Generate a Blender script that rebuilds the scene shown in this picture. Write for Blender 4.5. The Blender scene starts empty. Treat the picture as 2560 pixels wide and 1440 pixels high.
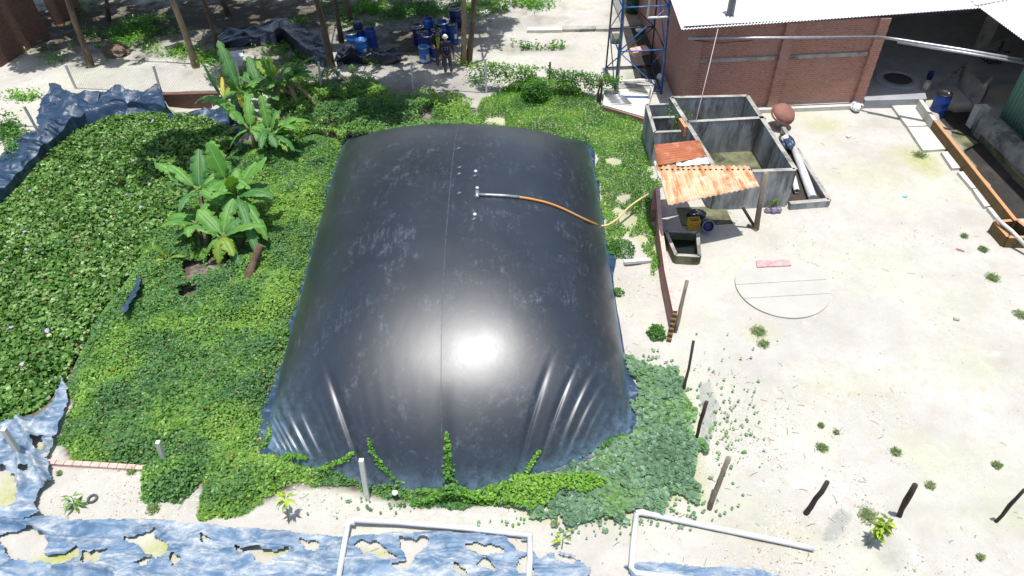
import bpy, math, random
import numpy as np
from mathutils import Vector, Matrix, Quaternion
random.seed(7); RNG = np.random.default_rng(7)
S = bpy.context.scene; COL = S.collection
# ------------------------------------------------ camera, sky, sun, exposure
H = 12.5; F = 1700.0; PITCH = math.radians(47.5); ROLL = math.radians(-2.5)
cd = bpy.data.cameras.new('camera'); cam = bpy.data.objects.new('camera', cd); COL.objects.link(cam)
MR = (Matrix.Rotation(PITCH, 3, 'X') @ Matrix.Rotation(ROLL, 3, 'Z'))
cam.matrix_world = Matrix.Translation((0, 0, H)) @ MR.to_4x4()
cd.sensor_width = 36; cd.lens = 36 * F / 2560; cd.clip_end = 2000; cd.clip_start = 0.1
S.camera = cam
SUNV = Vector((0.035, -0.055, 1.0)).normalized()
w = bpy.data.worlds.new('World'); S.world = w; w.use_nodes = True
sky = w.node_tree.nodes.new('ShaderNodeTexSky'); sky.sky_type = 'NISHITA'; sky.sun_disc = False
sky.sun_elevation = math.asin(SUNV.z); sky.sun_rotation = math.atan2(SUNV.x, SUNV.y); sky.air_density = 1.0; sky.dust_density = 2.0
w.node_tree.links.new(sky.outputs[0], w.node_tree.nodes['Background'].inputs[0])
w.node_tree.nodes['Background'].inputs[1].default_value = 0.145
sl = bpy.data.lights.new('sun', 'SUN'); sl.energy = 4.8; sl.angle = math.radians(0.6); sl.color = (1.0, 0.975, 0.935)
so = bpy.data.objects.new('sun', sl); COL.objects.link(so); so.rotation_mode = 'QUATERNION'; so.rotation_quaternion = SUNV.to_track_quat('Z', 'Y'); so.location = (0, 0, 30)
S.view_settings.view_transform = 'Standard'; S.view_settings.look = 'None'; S.view_settings.gamma = 1; S.view_settings.exposure = 0.20

# ------------------------------------------------ coordinates
def ray(px, py): return MR @ Vector(((px - 1280) / F, -(py - 720) / F, -1))
def P(px, py, z=0.0):
    d = ray(px, py); return Vector((0, 0, H)) + d * ((z - H) / d.z)
def PY(px, py, y):
    d = ray(px, py); return Vector((0, 0, H)) + d * (y / d.y)
def PP(pts, z=0.0): return [P(a, b, z) for a, b in pts]
def poly(pts, z=0.0): return np.array([P(a, b, z)[:2] for a, b in pts])
def inpoly(x, y, pl):
    r = np.zeros(x.shape, bool); n = len(pl)
    for i in range(n):
        x0, y0 = pl[i]; x1, y1 = pl[(i + 1) % n]
        c = ((y0 > y) != (y1 > y)) & (x < (x1 - x0) * (y - y0) / (y1 - y0 + 1e-12) + x0); r ^= c
    return r
def dist_poly(x, y, pl, closed=True):
    d = np.full(x.shape, 1e9); n = len(pl)
    for i in range(n if closed else n - 1):
        a = pl[i]; b = pl[(i + 1) % n]; ab = b - a
        t = np.clip(((x - a[0]) * ab[0] + (y - a[1]) * ab[1]) / (ab @ ab + 1e-12), 0, 1)
        d = np.minimum(d, np.hypot(x - a[0] - t * ab[0], y - a[1] - t * ab[1]))
    return d
_T = np.random.default_rng(3).random((256, 256))
def vn(x, y, k=0):
    x = np.asarray(x, float) + 37.3 * k + 500; y = np.asarray(y, float) + 91.7 * k + 500
    xi = np.floor(x).astype(int); yi = np.floor(y).astype(int); fx = x - xi; fy = y - yi
    fx = fx * fx * (3 - 2 * fx); fy = fy * fy * (3 - 2 * fy)
    a = _T[xi % 256, yi % 256]; b = _T[(xi + 1) % 256, yi % 256]; c = _T[xi % 256, (yi + 1) % 256]; d = _T[(xi + 1) % 256, (yi + 1) % 256]
    return (a * (1 - fx) + b * fx) * (1 - fy) + (c * (1 - fx) + d * fx) * fy
def fbm(x, y, o=4, k=0):
    r = 0; a = 0.5; t = 0
    for i in range(o):
        r = r + a * vn(x * 2 ** i, y * 2 ** i, k + i); t += a; a *= 0.5
    return r / t
def ridge(x, y, o=3, k=0):
    r = 0; a = 0.5; t = 0
    for i in range(o):
        r = r + a * (1 - np.abs(2 * vn(x * 2 ** i, y * 2 ** i, k + i) - 1)); t += a; a *= 0.45
    return r / t
def sstep(a, b, x):
    t = np.clip((x - a) / (b - a), 0, 1); return t * t * (3 - 2 * t)

# ------------------------------------------------ materials
class NT:
    def __init__(s, name):
        s.m = bpy.data.materials.new(name); s.m.use_nodes = True; s.t = s.m.node_tree; s.b = s.t.nodes['Principled BSDF']
        s.out = s.t.nodes['Material Output']
    def n(s, typ, **kw):
        nd = s.t.nodes.new('ShaderNode' + typ)
        for k, v in kw.items():
            if k in nd.inputs.keys() if isinstance(k, str) else False: nd.inputs[k].default_value = v
            elif hasattr(nd, k): setattr(nd, k, v)
        return nd
    def l(s, a, b): s.t.links.new(a, b)
    def coord(s, kind='Object'): return s.n('TexCoord').outputs[kind]
    def mapping(s, vec, scale=(1, 1, 1), rot=(0, 0, 0)):
        m = s.n('Mapping'); m.inputs['Scale'].default_value = scale; m.inputs['Rotation'].default_value = rot; s.l(vec, m.inputs['Vector']); return m.outputs[0]
    def noise(s, vec, scale, detail=4, rough=0.6, dist=0):
        n = s.n('TexNoise'); n.inputs['Scale'].default_value = scale; n.inputs['Detail'].default_value = detail; n.inputs['Roughness'].default_value = rough; n.inputs['Distortion'].default_value = dist
        s.l(vec, n.inputs['Vector']); return n.outputs['Fac']
    def ramp(s, fac, stops):
        r = s.n('ValToRGB'); e = r.color_ramp.elements
        while len(e) < len(stops): e.new(0.5)
        for i, (p, c) in enumerate(stops):
            e[i].position = p; e[i].color = (c if len(c) == 4 else (*c, 1)) if not isinstance(c, float) else (c, c, c, 1)
        s.l(fac, r.inputs[0]); return r.outputs[0]
    def mix(s, f, a, b, mode='MIX'):
        m = s.n('Mix'); m.data_type = 'RGBA'; m.blend_type = mode
        for sock, v in ((m.inputs[0], f), (m.inputs[6], a), (m.inputs[7], b)):
            if isinstance(v, (int, float)): sock.default_value = v
            elif isinstance(v, tuple): sock.default_value = (*v, 1) if len(v) == 3 else v
            else: s.l(v, sock)
        return m.outputs[2]
    def math(s, op, a, b=0.0):
        m = s.n('Math'); m.operation = op
        for i, v in enumerate((a, b)):
            if isinstance(v, (int, float)): m.inputs[i].default_value = v
            else: s.l(v, m.inputs[i])
        return m.outputs[0]
    def attr(s, name):
        a = s.n('Attribute'); a.attribute_name = name; return a
    def col(s, c):
        if isinstance(c, tuple): s.b.inputs['Base Color'].default_value = (*c, 1)
        else: s.l(c, s.b.inputs['Base Color'])
    def rough(s, r):
        if isinstance(r, float): s.b.inputs['Roughness'].default_value = r
        else: s.l(r, s.b.inputs['Roughness'])
    def bump(s, h, strength=0.4, dist=0.02):
        b = s.n('Bump'); b.inputs['Strength'].default_value = strength; b.inputs['Distance'].default_value = dist
        s.l(h, b.inputs['Height']); s.l(b.outputs[0], s.b.inputs['Normal'])
M = {}
def simple(name, c1, c2=None, scale=6.0, rough=0.7, bump=0.3, bscale=30.0, bd=0.01, metal=0.0, c3=None, stretch=(1, 1, 1), lo=0.35, hi=0.65, spec=None):
    t = NT(name); v = t.mapping(t.coord(), stretch)
    c2 = c2 or tuple(x * 0.8 for x in c1)
    n1 = t.noise(v, scale, 6, 0.65)
    c = t.ramp(n1, [(lo, c1), (hi, c2)])
    if c3: c = t.mix(t.ramp(t.noise(v, scale * 0.37, 5, 0.7), [(0.52, 0.0), (0.62, 1.0)]), c, c3)
    t.col(c); t.rough(rough); t.b.inputs['Metallic'].default_value = metal
    if spec is not None: t.b.inputs['Specular IOR Level'].default_value = spec
    if bump: t.bump(t.noise(v, bscale, 5, 0.7), bump, bd)
    M[name] = t.m; return t.m
simple('concrete', (.42, .40, .36), (.24, .23, .20), 2.5, .9, .5, 25, c3=(.13, .13, .11))
simple('concrete_pale', (.60, .585, .53), (.48, .465, .41), 3, .9, .5, 30)
simple('tank_concrete', (.44, .45, .45), (.19, .20, .20), 1.6, .9, .4, 20, c3=(.10, .105, .10), stretch=(2.2, 2.2, .55))
simple('moss_shade_concrete', (.20, .20, .11), (.08, .085, .045), 2.5, .9, .4, 25, c3=(.04, .045, .02))  # mossy concrete; also the dark tone of the painted lean-to shade
simple('pvc', (.62, .63, .64), (.50, .51, .52), 3, .45, .1, 20)
simple('pvc_dark', (.14, .15, .17), (.09, .10, .11), 5, .5, .1, 20)
simple('steel_blue', (.03, .14, .42), (.03, .09, .30), 9, .45, .1, 30, c3=(.10, .22, .42))
simple('steel_dark', (.03, .035, .05), (.015, .015, .02), 9, .5, .1, 30)
simple('galvanised', (.45, .46, .48), (.30, .31, .33), 8, .4, .1, 30, metal=.6)
simple('white_paint', (.75, .75, .73), (.60, .60, .57), 5, .5, .1, 20)
simple('wood_grey', (.24, .20, .155), (.11, .09, .07), 10, .9, .7, 22, c3=(.20, .17, .14), stretch=(1, 1, .15))
simple('wood_dark', (.055, .038, .03), (.02, .014, .012), 10, .9, .7, 22, stretch=(1, 1, .15))
simple('bark', (.15, .105, .068), (.06, .042, .03), 5, .95, .9, 14, bd=.03, c3=(.22, .17, .12), stretch=(1, 1, .3))
simple('bark_pale', (.30, .23, .15), (.14, .10, .065), 4, .95, .8, 14, bd=.03, c3=(.12, .09, .06), stretch=(1, 1, .3))
simple('stump', (.16, .095, .065), (.07, .045, .035), 8, .95, .9, 18, bd=.03, stretch=(1, 1, .4))
simple('terracotta', (.27, .12, .09), (.19, .085, .065), 4, .75, .3, 25)
simple('brick_loose', (.42, .17, .11), (.26, .09, .06), 6, .9, .4, 25)
simple('drum_blue', (.012, .055, .30), (.01, .035, .18), 4, .38, .1, 20, c3=(.03, .12, .38))
simple('drum_navy', (.012, .022, .14), (.01, .015, .08), 4, .38, .1, 20)
simple('drum_sky', (.03, .20, .55), (.02, .12, .40), 4, .4, .1, 20)
simple('black_plastic', (.012, .012, .014), (.02, .02, .022), 4, .35, .1, 20)
simple('hose_orange', (.62, .22, .045), (.50, .30, .10), 1.2, .35, .05, 20)
simple('hose_pale', (.62, .48, .22), (.52, .40, .2), 2, .4, .05, 20)
simple('rope', (.60, .52, .48), (.5, .42, .4), 20, .9, 0)
simple('yellow_plastic', (.70, .46, .05), (.55, .34, .03), 4, .5, .1, 20)
simple('sack', (.72, .71, .69), (.58, .57, .55), 8, .8, .6, 12, bd=.03)
simple('red_plank', (.42, .20, .20), (.50, .36, .36), 8, .8, .3, 20)
simple('scrap_blue', (.15, .45, .62), (.1, .35, .5), 8, .6, .2, 20)
simple('rubber', (.10, .10, .11), (.06, .06, .06), 8, .7, .2, 20)
simple('stone', (.46, .42, .35), (.28, .26, .21), 9, .95, .4, 30)
simple('humus', (.06, .045, .03), (.03, .022, .015), 6, .95, .6, 20)
simple('skin', (.32, .17, .11), (.28, .15, .10), 6, .6, 0)
simple('hair', (.01, .008, .007), None, 6, .6, 0)
simple('jacket_dark', (.014, .013, .015), (.025, .022, .024), 12, .85, .3, 30)
simple('shirt_yellow', (.62, .58, .02), (.50, .46, .02), 8, .8, .3, 30)
simple('collar_green', (.06, .28, .08), None, 8, .8, .2, 30)
simple('navy_cloth', (.018, .018, .045), (.03, .03, .06), 10, .85, .4, 25)
simple('emblem', (.30, .28, .27), (.22, .2, .2), 10, .8, 0)
simple('trousers', (.05, .05, .06), (.075, .072, .08), 10, .85, .4, 25)
simple('helmet_white', (.72, .72, .62), (.62, .62, .52), 4, .4, 0)
simple('shoe', (.62, .58, .50), (.25, .22, .2), 8, .8, .2, 20)
simple('green_metal', (.11, .24, .20), (.09, .20, .165), 1.5, .55, .1, 20, stretch=(1, 1, .2))
simple('green_plastic', (.02, .10, .05), (.015, .06, .03), 4, .6, .1, 20)
simple('netting', (.22, .27, .29), (.16, .2, .22), 4, .7, 0)
simple('wire', (.30, .33, .32), (.2, .22, .22), 9, .6, 0)
simple('wet_shade_soil', (.03, .025, .022), (.014, .012, .011), 2.5, .8, .6, 12, c3=(.045, .035, .03))  # black wet soil; also the dark tone painted for the shaded alley
simple('floor_shed', (.34, .35, .37), (.26, .27, .29), 1.4, .85, .3, 20)
simple('petiole', (.16, .26, .06), (.12, .2, .05), 4, .5, 0)
simple('pseudostem', (.13, .15, .06), (.08, .06, .035), 6, .7, .4, 18, c3=(.05, .035, .02), stretch=(1, 1, .3))
simple('water_dark', (.012, .018, .010), (.008, .011, .006), 3, .15, .1, 6)

simple('post_white', (.66, .64, .58), (.55, .53, .47), 5, .85, .3, 30)
def brickmat(name, c1, c2, mortar, stain=None):
    t = NT(name); uv = t.coord('UV')
    b = t.n('TexBrick'); b.inputs['Scale'].default_value = 1; b.inputs['Brick Width'].default_value = .2; b.inputs['Row Height'].default_value = .075; b.inputs['Mortar Size'].default_value = .011
    b.inputs['Color1'].default_value = (*c1, 1); b.inputs['Color2'].default_value = (*c2, 1); b.inputs['Mortar'].default_value = (*mortar, 1); b.inputs['Bias'].default_value = -.1
    t.l(uv, b.inputs['Vector'])
    n = t.noise(uv, .7, 6, .7); nf = t.noise(uv, 9, 4, .7)
    c = t.mix(t.ramp(n, [(.42, 0.0), (.7, .55)]), b.outputs['Color'], mortar)
    c = t.mix(t.ramp(nf, [(.3, 0.0), (.8, .6)]), c, tuple(x * .45 for x in c1))
    if stain:
        sep = t.n('SeparateXYZ'); t.l(uv, sep.inputs[0])
        lowm = t.math('MULTIPLY', t.ramp(sep.outputs[1], [(0.0, 1.0), (stain[0], 0.0)]), t.ramp(t.noise(uv, 1.3, 5, .7), [(.3, .2), (.6, 1.0)]))
        c = t.mix(lowm, c, stain[1])
    t.col(c); t.rough(.9); t.bump(t.math('ADD', t.math('MULTIPLY', b.outputs['Fac'], -1.0), t.math('MULTIPLY', nf, .5)), .8, .012)
    M[name] = t.m
brickmat('brick', (.50, .195, .13), (.38, .135, .09), (.43, .32, .27), (.5, (.33, .27, .25)))
brickmat('brick_old', (.24, .095, .06), (.13, .05, .035), (.14, .11, .09))
brickmat('brick_red', (.44, .17, .13), (.30, .10, .08), (.36, .27, .23))
brickmat('brick_brown', (.15, .09, .035), (.08, .05, .02), (.22, .15, .05))
# corrugated
def corrmat(name, c1, c2, c3, rough=.5, s=1.0, lo=.45, hi=.6, metal=0.0):
    t = NT(name); v = t.mapping(t.coord('UV'), (6 * s, .7 * s, 1))
    n = t.noise(v, 1.0, 6, .7); n2 = t.noise(t.coord('UV'), 2.2 * s, 6, .7)
    c = t.ramp(n, [(lo - .1, c1), (lo, c1), (hi, c2)])
    c = t.mix(t.ramp(n2, [(.5, 0.0), (.66, 1.0)]), c, c3)
    t.col(c); t.rough(rough); t.b.inputs['Metallic'].default_value = metal; t.bump(n2, .1, .005); M[name] = t.m
corrmat('roof_white', (.90, .91, .90), (.88, .89, .87), (.82, .86, .85), .5, .3)
corrmat('rust_pale', (.44, .16, .05), (.60, .40, .24), (.66, .54, .40), .7, .9, .42, .52)
corrmat('rust_orange', (.36, .11, .04), (.30, .08, .04), (.48, .22, .11), .7, 1.0)
# leaves: per leaf tint attribute
def leafmat(name, trans=.42, rough=.45, spec=.5):
    t = NT(name); a = t.attr('tint'); t.col(a.outputs['Color']); t.rough(rough); t.b.inputs['Specular IOR Level'].default_value = spec
    tr = t.n('BsdfTranslucent'); t.l(t.mix(1.0, a.outputs['Color'], (1.0, 1.25, .45), 'MULTIPLY'), tr.inputs['Color'])
    mx = t.n('MixShader'); mx.inputs[0].default_value = trans; t.l(t.b.outputs[0], mx.inputs[1]); t.l(tr.outputs[0], mx.inputs[2]); t.l(mx.outputs[0], t.out.inputs[0]); M[name] = t.m
leafmat('leaf'); leafmat('leaf_crown', .12, .6, .3); leafmat('leaf_glossy', .3, .42, .5)
# banana leaf: UV u across (-1..1), v along in metres
def bananamat(name, g1, g2, rib, edge):
    t = NT(name); sep = t.n('SeparateXYZ'); t.l(t.coord('UV'), sep.inputs[0]); au = t.math('ABSOLUTE', sep.outputs[0])
    wv = t.n('TexWave'); wv.wave_type = 'BANDS'; wv.bands_direction = 'Y'; wv.inputs['Scale'].default_value = 9; wv.inputs['Distortion'].default_value = 1.5; t.l(t.coord('UV'), wv.inputs['Vector'])
    n = t.noise(t.coord(), 2.5, 4, .6)
    c = t.ramp(n, [(.35, g1), (.65, g2)]); c = t.mix(t.math('MULTIPLY', wv.outputs['Fac'], .12), c, tuple(x * 1.5 for x in g2))
    c = t.mix(t.ramp(au, [(.86, 0.0), (.98, 1.0)]), c, edge)
    c = t.mix(t.ramp(au, [(.02, 1.0), (.05, 0.0)]), c, rib)
    t.col(c); t.rough(.42); t.bump(wv.outputs['Fac'], .35, .01)
    tr = t.n('BsdfTranslucent'); t.l(t.mix(1.0, c, (1.1, 1.4, .4), 'MULTIPLY'), tr.inputs['Color'])
    mx = t.n('MixShader'); mx.inputs[0].default_value = .32; t.l(t.b.outputs[0], mx.inputs[1]); t.l(tr.outputs[0], mx.inputs[2]); t.l(mx.outputs[0], t.out.inputs[0]); M[name] = t.m
bananamat('banana_green', (.085, .25, .045), (.14, .34, .055), (.38, .48, .2), (.22, .33, .06))
bananamat('banana_dark', (.05, .17, .045), (.08, .23, .055), (.28, .38, .16), (.11, .20, .05))
bananamat('banana_lime', (.14, .27, .03), (.22, .34, .04), (.36, .42, .14), (.32, .34, .05))
bananamat('banana_yellow', (.50, .46, .03), (.62, .55, .04), (.5, .48, .2), (.45, .35, .05))
bananamat('banana_dry', (.30, .24, .12), (.22, .17, .09), (.4, .34, .2), (.2, .14, .07))
# ground
def groundmat():
    t = NT('sand_ground'); o = t.coord(); a = t.attr('zone'); sp = t.n('SeparateColor'); t.l(a.outputs['Color'], sp.inputs[0])
    c = t.ramp(t.noise(o, .55, 7, .62), [(.3, (.39, .372, .33)), (.5, (.46, .444, .405)), (.7, (.515, .50, .465))])
    c = t.mix(t.ramp(t.noise(o, 3.1, 8, .75), [(.36, .75), (.5, 0.0)]), c, (.42, .385, .32))
    c = t.mix(t.math('MULTIPLY', t.ramp(t.noise(o, .33, 5, .6, .4), [(.46, 0.0), (.66, .55)]), t.ramp(t.noise(o, 2.2, 6, .7), [(.35, .3), (.6, 1.0)])), c, (.47, .48, .34))
    c = t.mix(t.ramp(t.noise(o, .8, 8, .8, .3), [(.56, 0.0), (.70, .5)]), c, (.47, .45, .43))
    c = t.mix(t.ramp(t.noise(o, 24, 5, .75), [(.30, .85), (.41, 0.0)]), c, (.29, .255, .20))
    c = t.mix(t.ramp(t.noise(o, 1.3, 6, .7, .5), [(.60, 0.0), (.74, .6)]), c, (.63, .61, .57))
    g = t.math('MULTIPLY', sp.outputs[0], t.ramp(t.noise(o, 5, 6, .75), [(.30, .25), (.60, 1.0)]))
    c = t.mix(g, c, (.34, .36, .10))
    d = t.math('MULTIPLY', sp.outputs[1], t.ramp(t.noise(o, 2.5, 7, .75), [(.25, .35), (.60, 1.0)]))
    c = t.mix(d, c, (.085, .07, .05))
    b = t.math('MULTIPLY', sp.outputs[2], t.ramp(t.noise(o, 9, 6, .75), [(.3, .3), (.62, 1.0)]))
    c = t.mix(b, c, (.36, .34, .32))
    t.col(c); t.rough(.95); t.b.inputs['Specular IOR Level'].default_value = .2
    h = t.math('ADD', t.noise(o, 3, 8, .75), t.math('MULTIPLY', t.noise(o, 22, 5, .7), .35)); t.bump(h, .7, .06)
    M['ground'] = t.m
groundmat()
# dusty liners
def linermat(name, base, mid, dust, amt=.5, rough=.33, bump=.3, dsc=1.4):
    t = NT(name); o = t.coord()
    o = t.mapping(o, (.8, 1.9, 1)); c = t.ramp(t.noise(o, 2.2, 7, .7), [(.35, base), (.68, mid)])
    n = t.noise(o, dsc, 8, .72, .6); n2 = t.noise(o, 7, 6, .8)
    d = t.math('MULTIPLY', t.ramp(n, [(.62 - amt * .4, 0.0), (.80 - amt * .3, 1.0)]), t.ramp(n2, [(.35, .25), (.6, 1.0)]))
    t.col(t.mix(d, c, dust)); t.rough(t.ramp(n, [(.3, float(rough)), (.8, float(rough) + .3)]))
    t.bump(t.noise(o, 5, 5, .6), bump, .03); M[name] = t.m
linermat('liner_blue', (.010, .026, .058), (.030, .065, .125), (.26, .34, .42), .18, .30, .35)
linermat('liner_faded', (.055, .115, .20), (.115, .20, .30), (.54, .55, .53), .46, .45, .55, 1.8)
linermat('liner_dark', (.004, .006, .015), (.010, .015, .035), (.10, .13, .18), .12, .25, .4)
def bagmat():
    t = NT('bag_membrane'); o = t.coord(); g = t.coord('UV')
    st = t.mapping(o, (1, .22, 1))
    scuff = t.math('MULTIPLY', t.ramp(t.noise(o, 1.1, 9, .8, .8), [(.50, 0.0), (.70, 1.0)]), t.ramp(t.noise(st, 9, 7, .8), [(.48, 0.0), (.68, 1.0)]))
    fine = t.math('MULTIPLY', t.ramp(t.noise(o, 6, 9, .85), [(.55, 0.0), (.75, 1.0)]), t.ramp(t.noise(o, .45, 3, .5), [(.42, 0.0), (.62, 1.0)]))
    specks = t.ramp(t.noise(o, 45, 2, .5), [(.72, 0.0), (.78, .8)])
    edge = t.attr('edge').outputs['Fac']
    c = t.ramp(t.noise(o, .8, 5, .6), [(.3, (.006, .010, .016)), (.7, (.010, .016, .025))])
    c = t.mix(t.math('MULTIPLY', scuff, .75), c, (.17, .22, .28))
    c = t.mix(t.math('MULTIPLY', fine, .35), c, (.12, .15, .19))
    c = t.mix(t.math('MULTIPLY', specks, .35), c, (.25, .29, .33))
    ed = t.math('MULTIPLY', edge, t.ramp(t.noise(o, 3.5, 8, .8), [(.34, .05), (.62, 1.0)]))
    c = t.mix(ed, c, (.16, .26, .37))
    t.col(c)
    r = t.math('ADD', t.ramp(t.noise(o, .9, 6, .6), [(.3, .42), (.7, .48)]), t.math('MULTIPLY', scuff, .2)); t.rough(r)
    t.b.inputs['Specular IOR Level'].default_value = .85; t.b.inputs['Coat Weight'].default_value = .22; t.b.inputs['Coat Roughness'].default_value = .34; t.b.inputs['Coat IOR'].default_value = 1.5
    t.bump(t.math('ADD', t.noise(t.mapping(o, (1, .5, 1)), 2.6, 4, .5), t.math('MULTIPLY', t.noise(o, 30, 3, .6), .06)), .12, .03)
    M['bag'] = t.m
bagmat()

# ------------------------------------------------ mesh tools
def tag(o, label=None, cat=None, group=None, kind=None):
    if label: o['label'] = label
    if cat: o['category'] = cat
    if group: o['group'] = group
    if kind: o['kind'] = kind
    return o
def thing(name, label, cat, loc, group=None):
    o = bpy.data.objects.new(name, None); COL.objects.link(o); o.location = loc; o.empty_display_size = .2
    return tag(o, label, cat, group)
def boxuv(me):
    uv = me.uv_layers.new(name='UVMap').data; n = len(me.loops)
    vs = np.empty(len(me.vertices) * 3); me.vertices.foreach_get('co', vs); vs = vs.reshape(-1, 3)
    out = np.zeros((n, 2))
    for p in me.polygons:
        nx, ny, nz = p.normal
        for li in p.loop_indices:
            v = vs[me.loops[li].vertex_index]
            if abs(nz) > .75: out[li] = (v[0], v[1])
            else:
                L = math.hypot(nx, ny) or 1; out[li] = ((v[0] * -ny + v[1] * nx) / L, v[2])
    uv.foreach_set('uv', out.ravel())
class MB:
    def __init__(s): s.v = []; s.f = []; s.sm = []; s.uv = None
    def add(s, vs, fs, smooth=False):
        k = len(s.v); s.v += [Vector(v) for v in vs]; s.f += [tuple(i + k for i in f) for f in fs]; s.sm += [smooth] * len(fs); return s
    def hexa(s, b, t):
        return s.add(list(b) + list(t), [(3, 2, 1, 0), (4, 5, 6, 7), (0, 1, 5, 4), (1, 2, 6, 5), (2, 3, 7, 6), (3, 0, 4, 7)])
    def box(s, c, size, rz=0, tilt=None):
        x, y, z = (q / 2 for q in size); R = Matrix.Rotation(rz, 3, 'Z')
        if tilt is not None: R = tilt @ R
        c = Vector(c); q = [c + R @ Vector(p) for p in ((-x, -y, -z), (x, -y, -z), (x, y, -z), (-x, y, -z), (-x, -y, z), (x, -y, z), (x, y, z), (-x, y, z))]
        return s.hexa(q[:4], q[4:])
    def wall(s, a, b, th, z0, z1, side=0):
        a = Vector((a[0], a[1], 0)); b = Vector((b[0], b[1], 0)); d = (b - a).normalized(); n = Vector((-d.y, d.x, 0))
        o0 = n * (th * (side - .5)); o1 = n * (th * (side + .5)); q = [a + o0, b + o0, b + o1, a + o1]
        return s.hexa([p + Vector((0, 0, z0)) for p in q], [p + Vector((0, 0, z1)) for p in q])
    def prism(s, pts, z0, z1):
        n = len(pts); a = sum(pts[i][0] * pts[(i + 1) % n][1] - pts[(i + 1) % n][0] * pts[i][1] for i in range(n))
        if a < 0: pts = pts[::-1]
        vs = [(p[0], p[1], z0) for p in pts] + [(p[0], p[1], z1) for p in pts]
        return s.add(vs, [tuple(range(n))[::-1], tuple(range(n, 2 * n))] + [(i, (i + 1) % n, n + (i + 1) % n, n + i) for i in range(n)])
    def tube(s, pts, r, n=8, cap=True, smooth=True):
        pts = [Vector(p) for p in pts]; rs = r if isinstance(r, (list, tuple)) else [r] * len(pts)
        rings = []; up = None
        for i, p in enumerate(pts):
            d = (pts[min(i + 1, len(pts) - 1)] - pts[max(i - 1, 0)]).normalized()
            if up is None: up = d.orthogonal().normalized()
            up = (up - d * up.dot(d)).normalized(); q = d.cross(up)
            rings.append([p + (up * math.cos(2 * math.pi * j / n) + q * math.sin(2 * math.pi * j / n)) * rs[i] for j in range(n)])
        vs = [v for rg in rings for v in rg]; fs = []
        for i in range(len(pts) - 1):
            for j in range(n): fs.append((i * n + j, i * n + (j + 1) % n, (i + 1) * n + (j + 1) % n, (i + 1) * n + j))
        s.add(vs, fs, smooth)
        if cap:
            k = len(s.v) - len(vs); s.f += [tuple(k + j for j in range(n))[::-1], tuple(k + len(vs) - n + j for j in range(n))]; s.sm += [False, False]
        return s
    def lathe(s, prof, n=20, R=None, c=(0, 0, 0), smooth=True):
        c = Vector(c); R = R or Matrix.Identity(3); vs = []; fs = []
        for r, z in prof:
            for j in range(n): vs.append(c + R @ Vector((r * math.cos(2 * math.pi * j / n), r * math.sin(2 * math.pi * j / n), z)))
        for i in range(len(prof) - 1):
            for j in range(n): fs.append((i * n + j, i * n + (j + 1) % n, (i + 1) * n + (j + 1) % n, (i + 1) * n + j))
        return s.add(vs, fs, smooth)
    def build(s, name, mat, parent=None, origin=None, uv=False):
        if parent is not None: og = Vector(parent.matrix_basis.translation if parent.parent is None else parent.parent.location)
        elif origin is not None: og = Vector(origin)
        else:
            xs = [v.x for v in s.v]; ys = [v.y for v in s.v]; og = Vector(((min(xs) + max(xs)) / 2, (min(ys) + max(ys)) / 2, min(v.z for v in s.v)))
        me = bpy.data.meshes.new(name); me.from_pydata([v - og for v in s.v], [], s.f); me.validate()
        if len(me.polygons) == len(s.sm): me.polygons.foreach_set('use_smooth', s.sm)
        me.materials.append(M[mat] if isinstance(mat, str) else mat)
        if uv: boxuv(me)
        o = bpy.data.objects.new(name, me); COL.objects.link(o)
        if parent is not None:
            o.parent = parent
        else: o.location = og
        return o
def sub(o, parent):      # sub-part: parent is a mesh whose own origin equals the thing's origin
    o.parent = parent; return o
def npmesh(name, V, Fq, mat, attrs=None, smooth=False, uv=None):
    me = bpy.data.meshes.new(name); k = Fq.shape[1]; nf = len(Fq)
    me.vertices.add(len(V)); me.vertices.foreach_set('co', V.astype(np.float32).ravel())
    me.loops.add(nf * k); me.loops.foreach_set('vertex_index', Fq.astype(np.int32).ravel())
    me.polygons.add(nf); me.polygons.foreach_set('loop_start', np.arange(0, nf * k, k, dtype=np.int32)); me.polygons.foreach_set('loop_total', np.full(nf, k, dtype=np.int32))
    me.update(calc_edges=True)
    me.polygons.foreach_set('use_smooth', np.full(nf, smooth))
    for an, (typ, arr) in (attrs or {}).items():
        at = me.attributes.new(an, typ, 'POINT')
        at.data.foreach_set('color' if 'COLOR' in typ else 'value', arr.astype(np.float32).ravel())
    if uv is not None:
        l = me.uv_layers.new(name='UVMap'); l.data.foreach_set('uv', uv[Fq.ravel()].astype(np.float32).ravel())
    me.materials.append(M[mat]); o = bpy.data.objects.new(name, me); COL.objects.link(o); return o
def gridfaces(nu, nv):
    i = np.arange(nu - 1)[:, None]; j = np.arange(nv - 1)[None, :]; a = (i * nv + j).ravel()
    return np.stack([a, a + nv, a + nv + 1, a + 1], 1)
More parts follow.
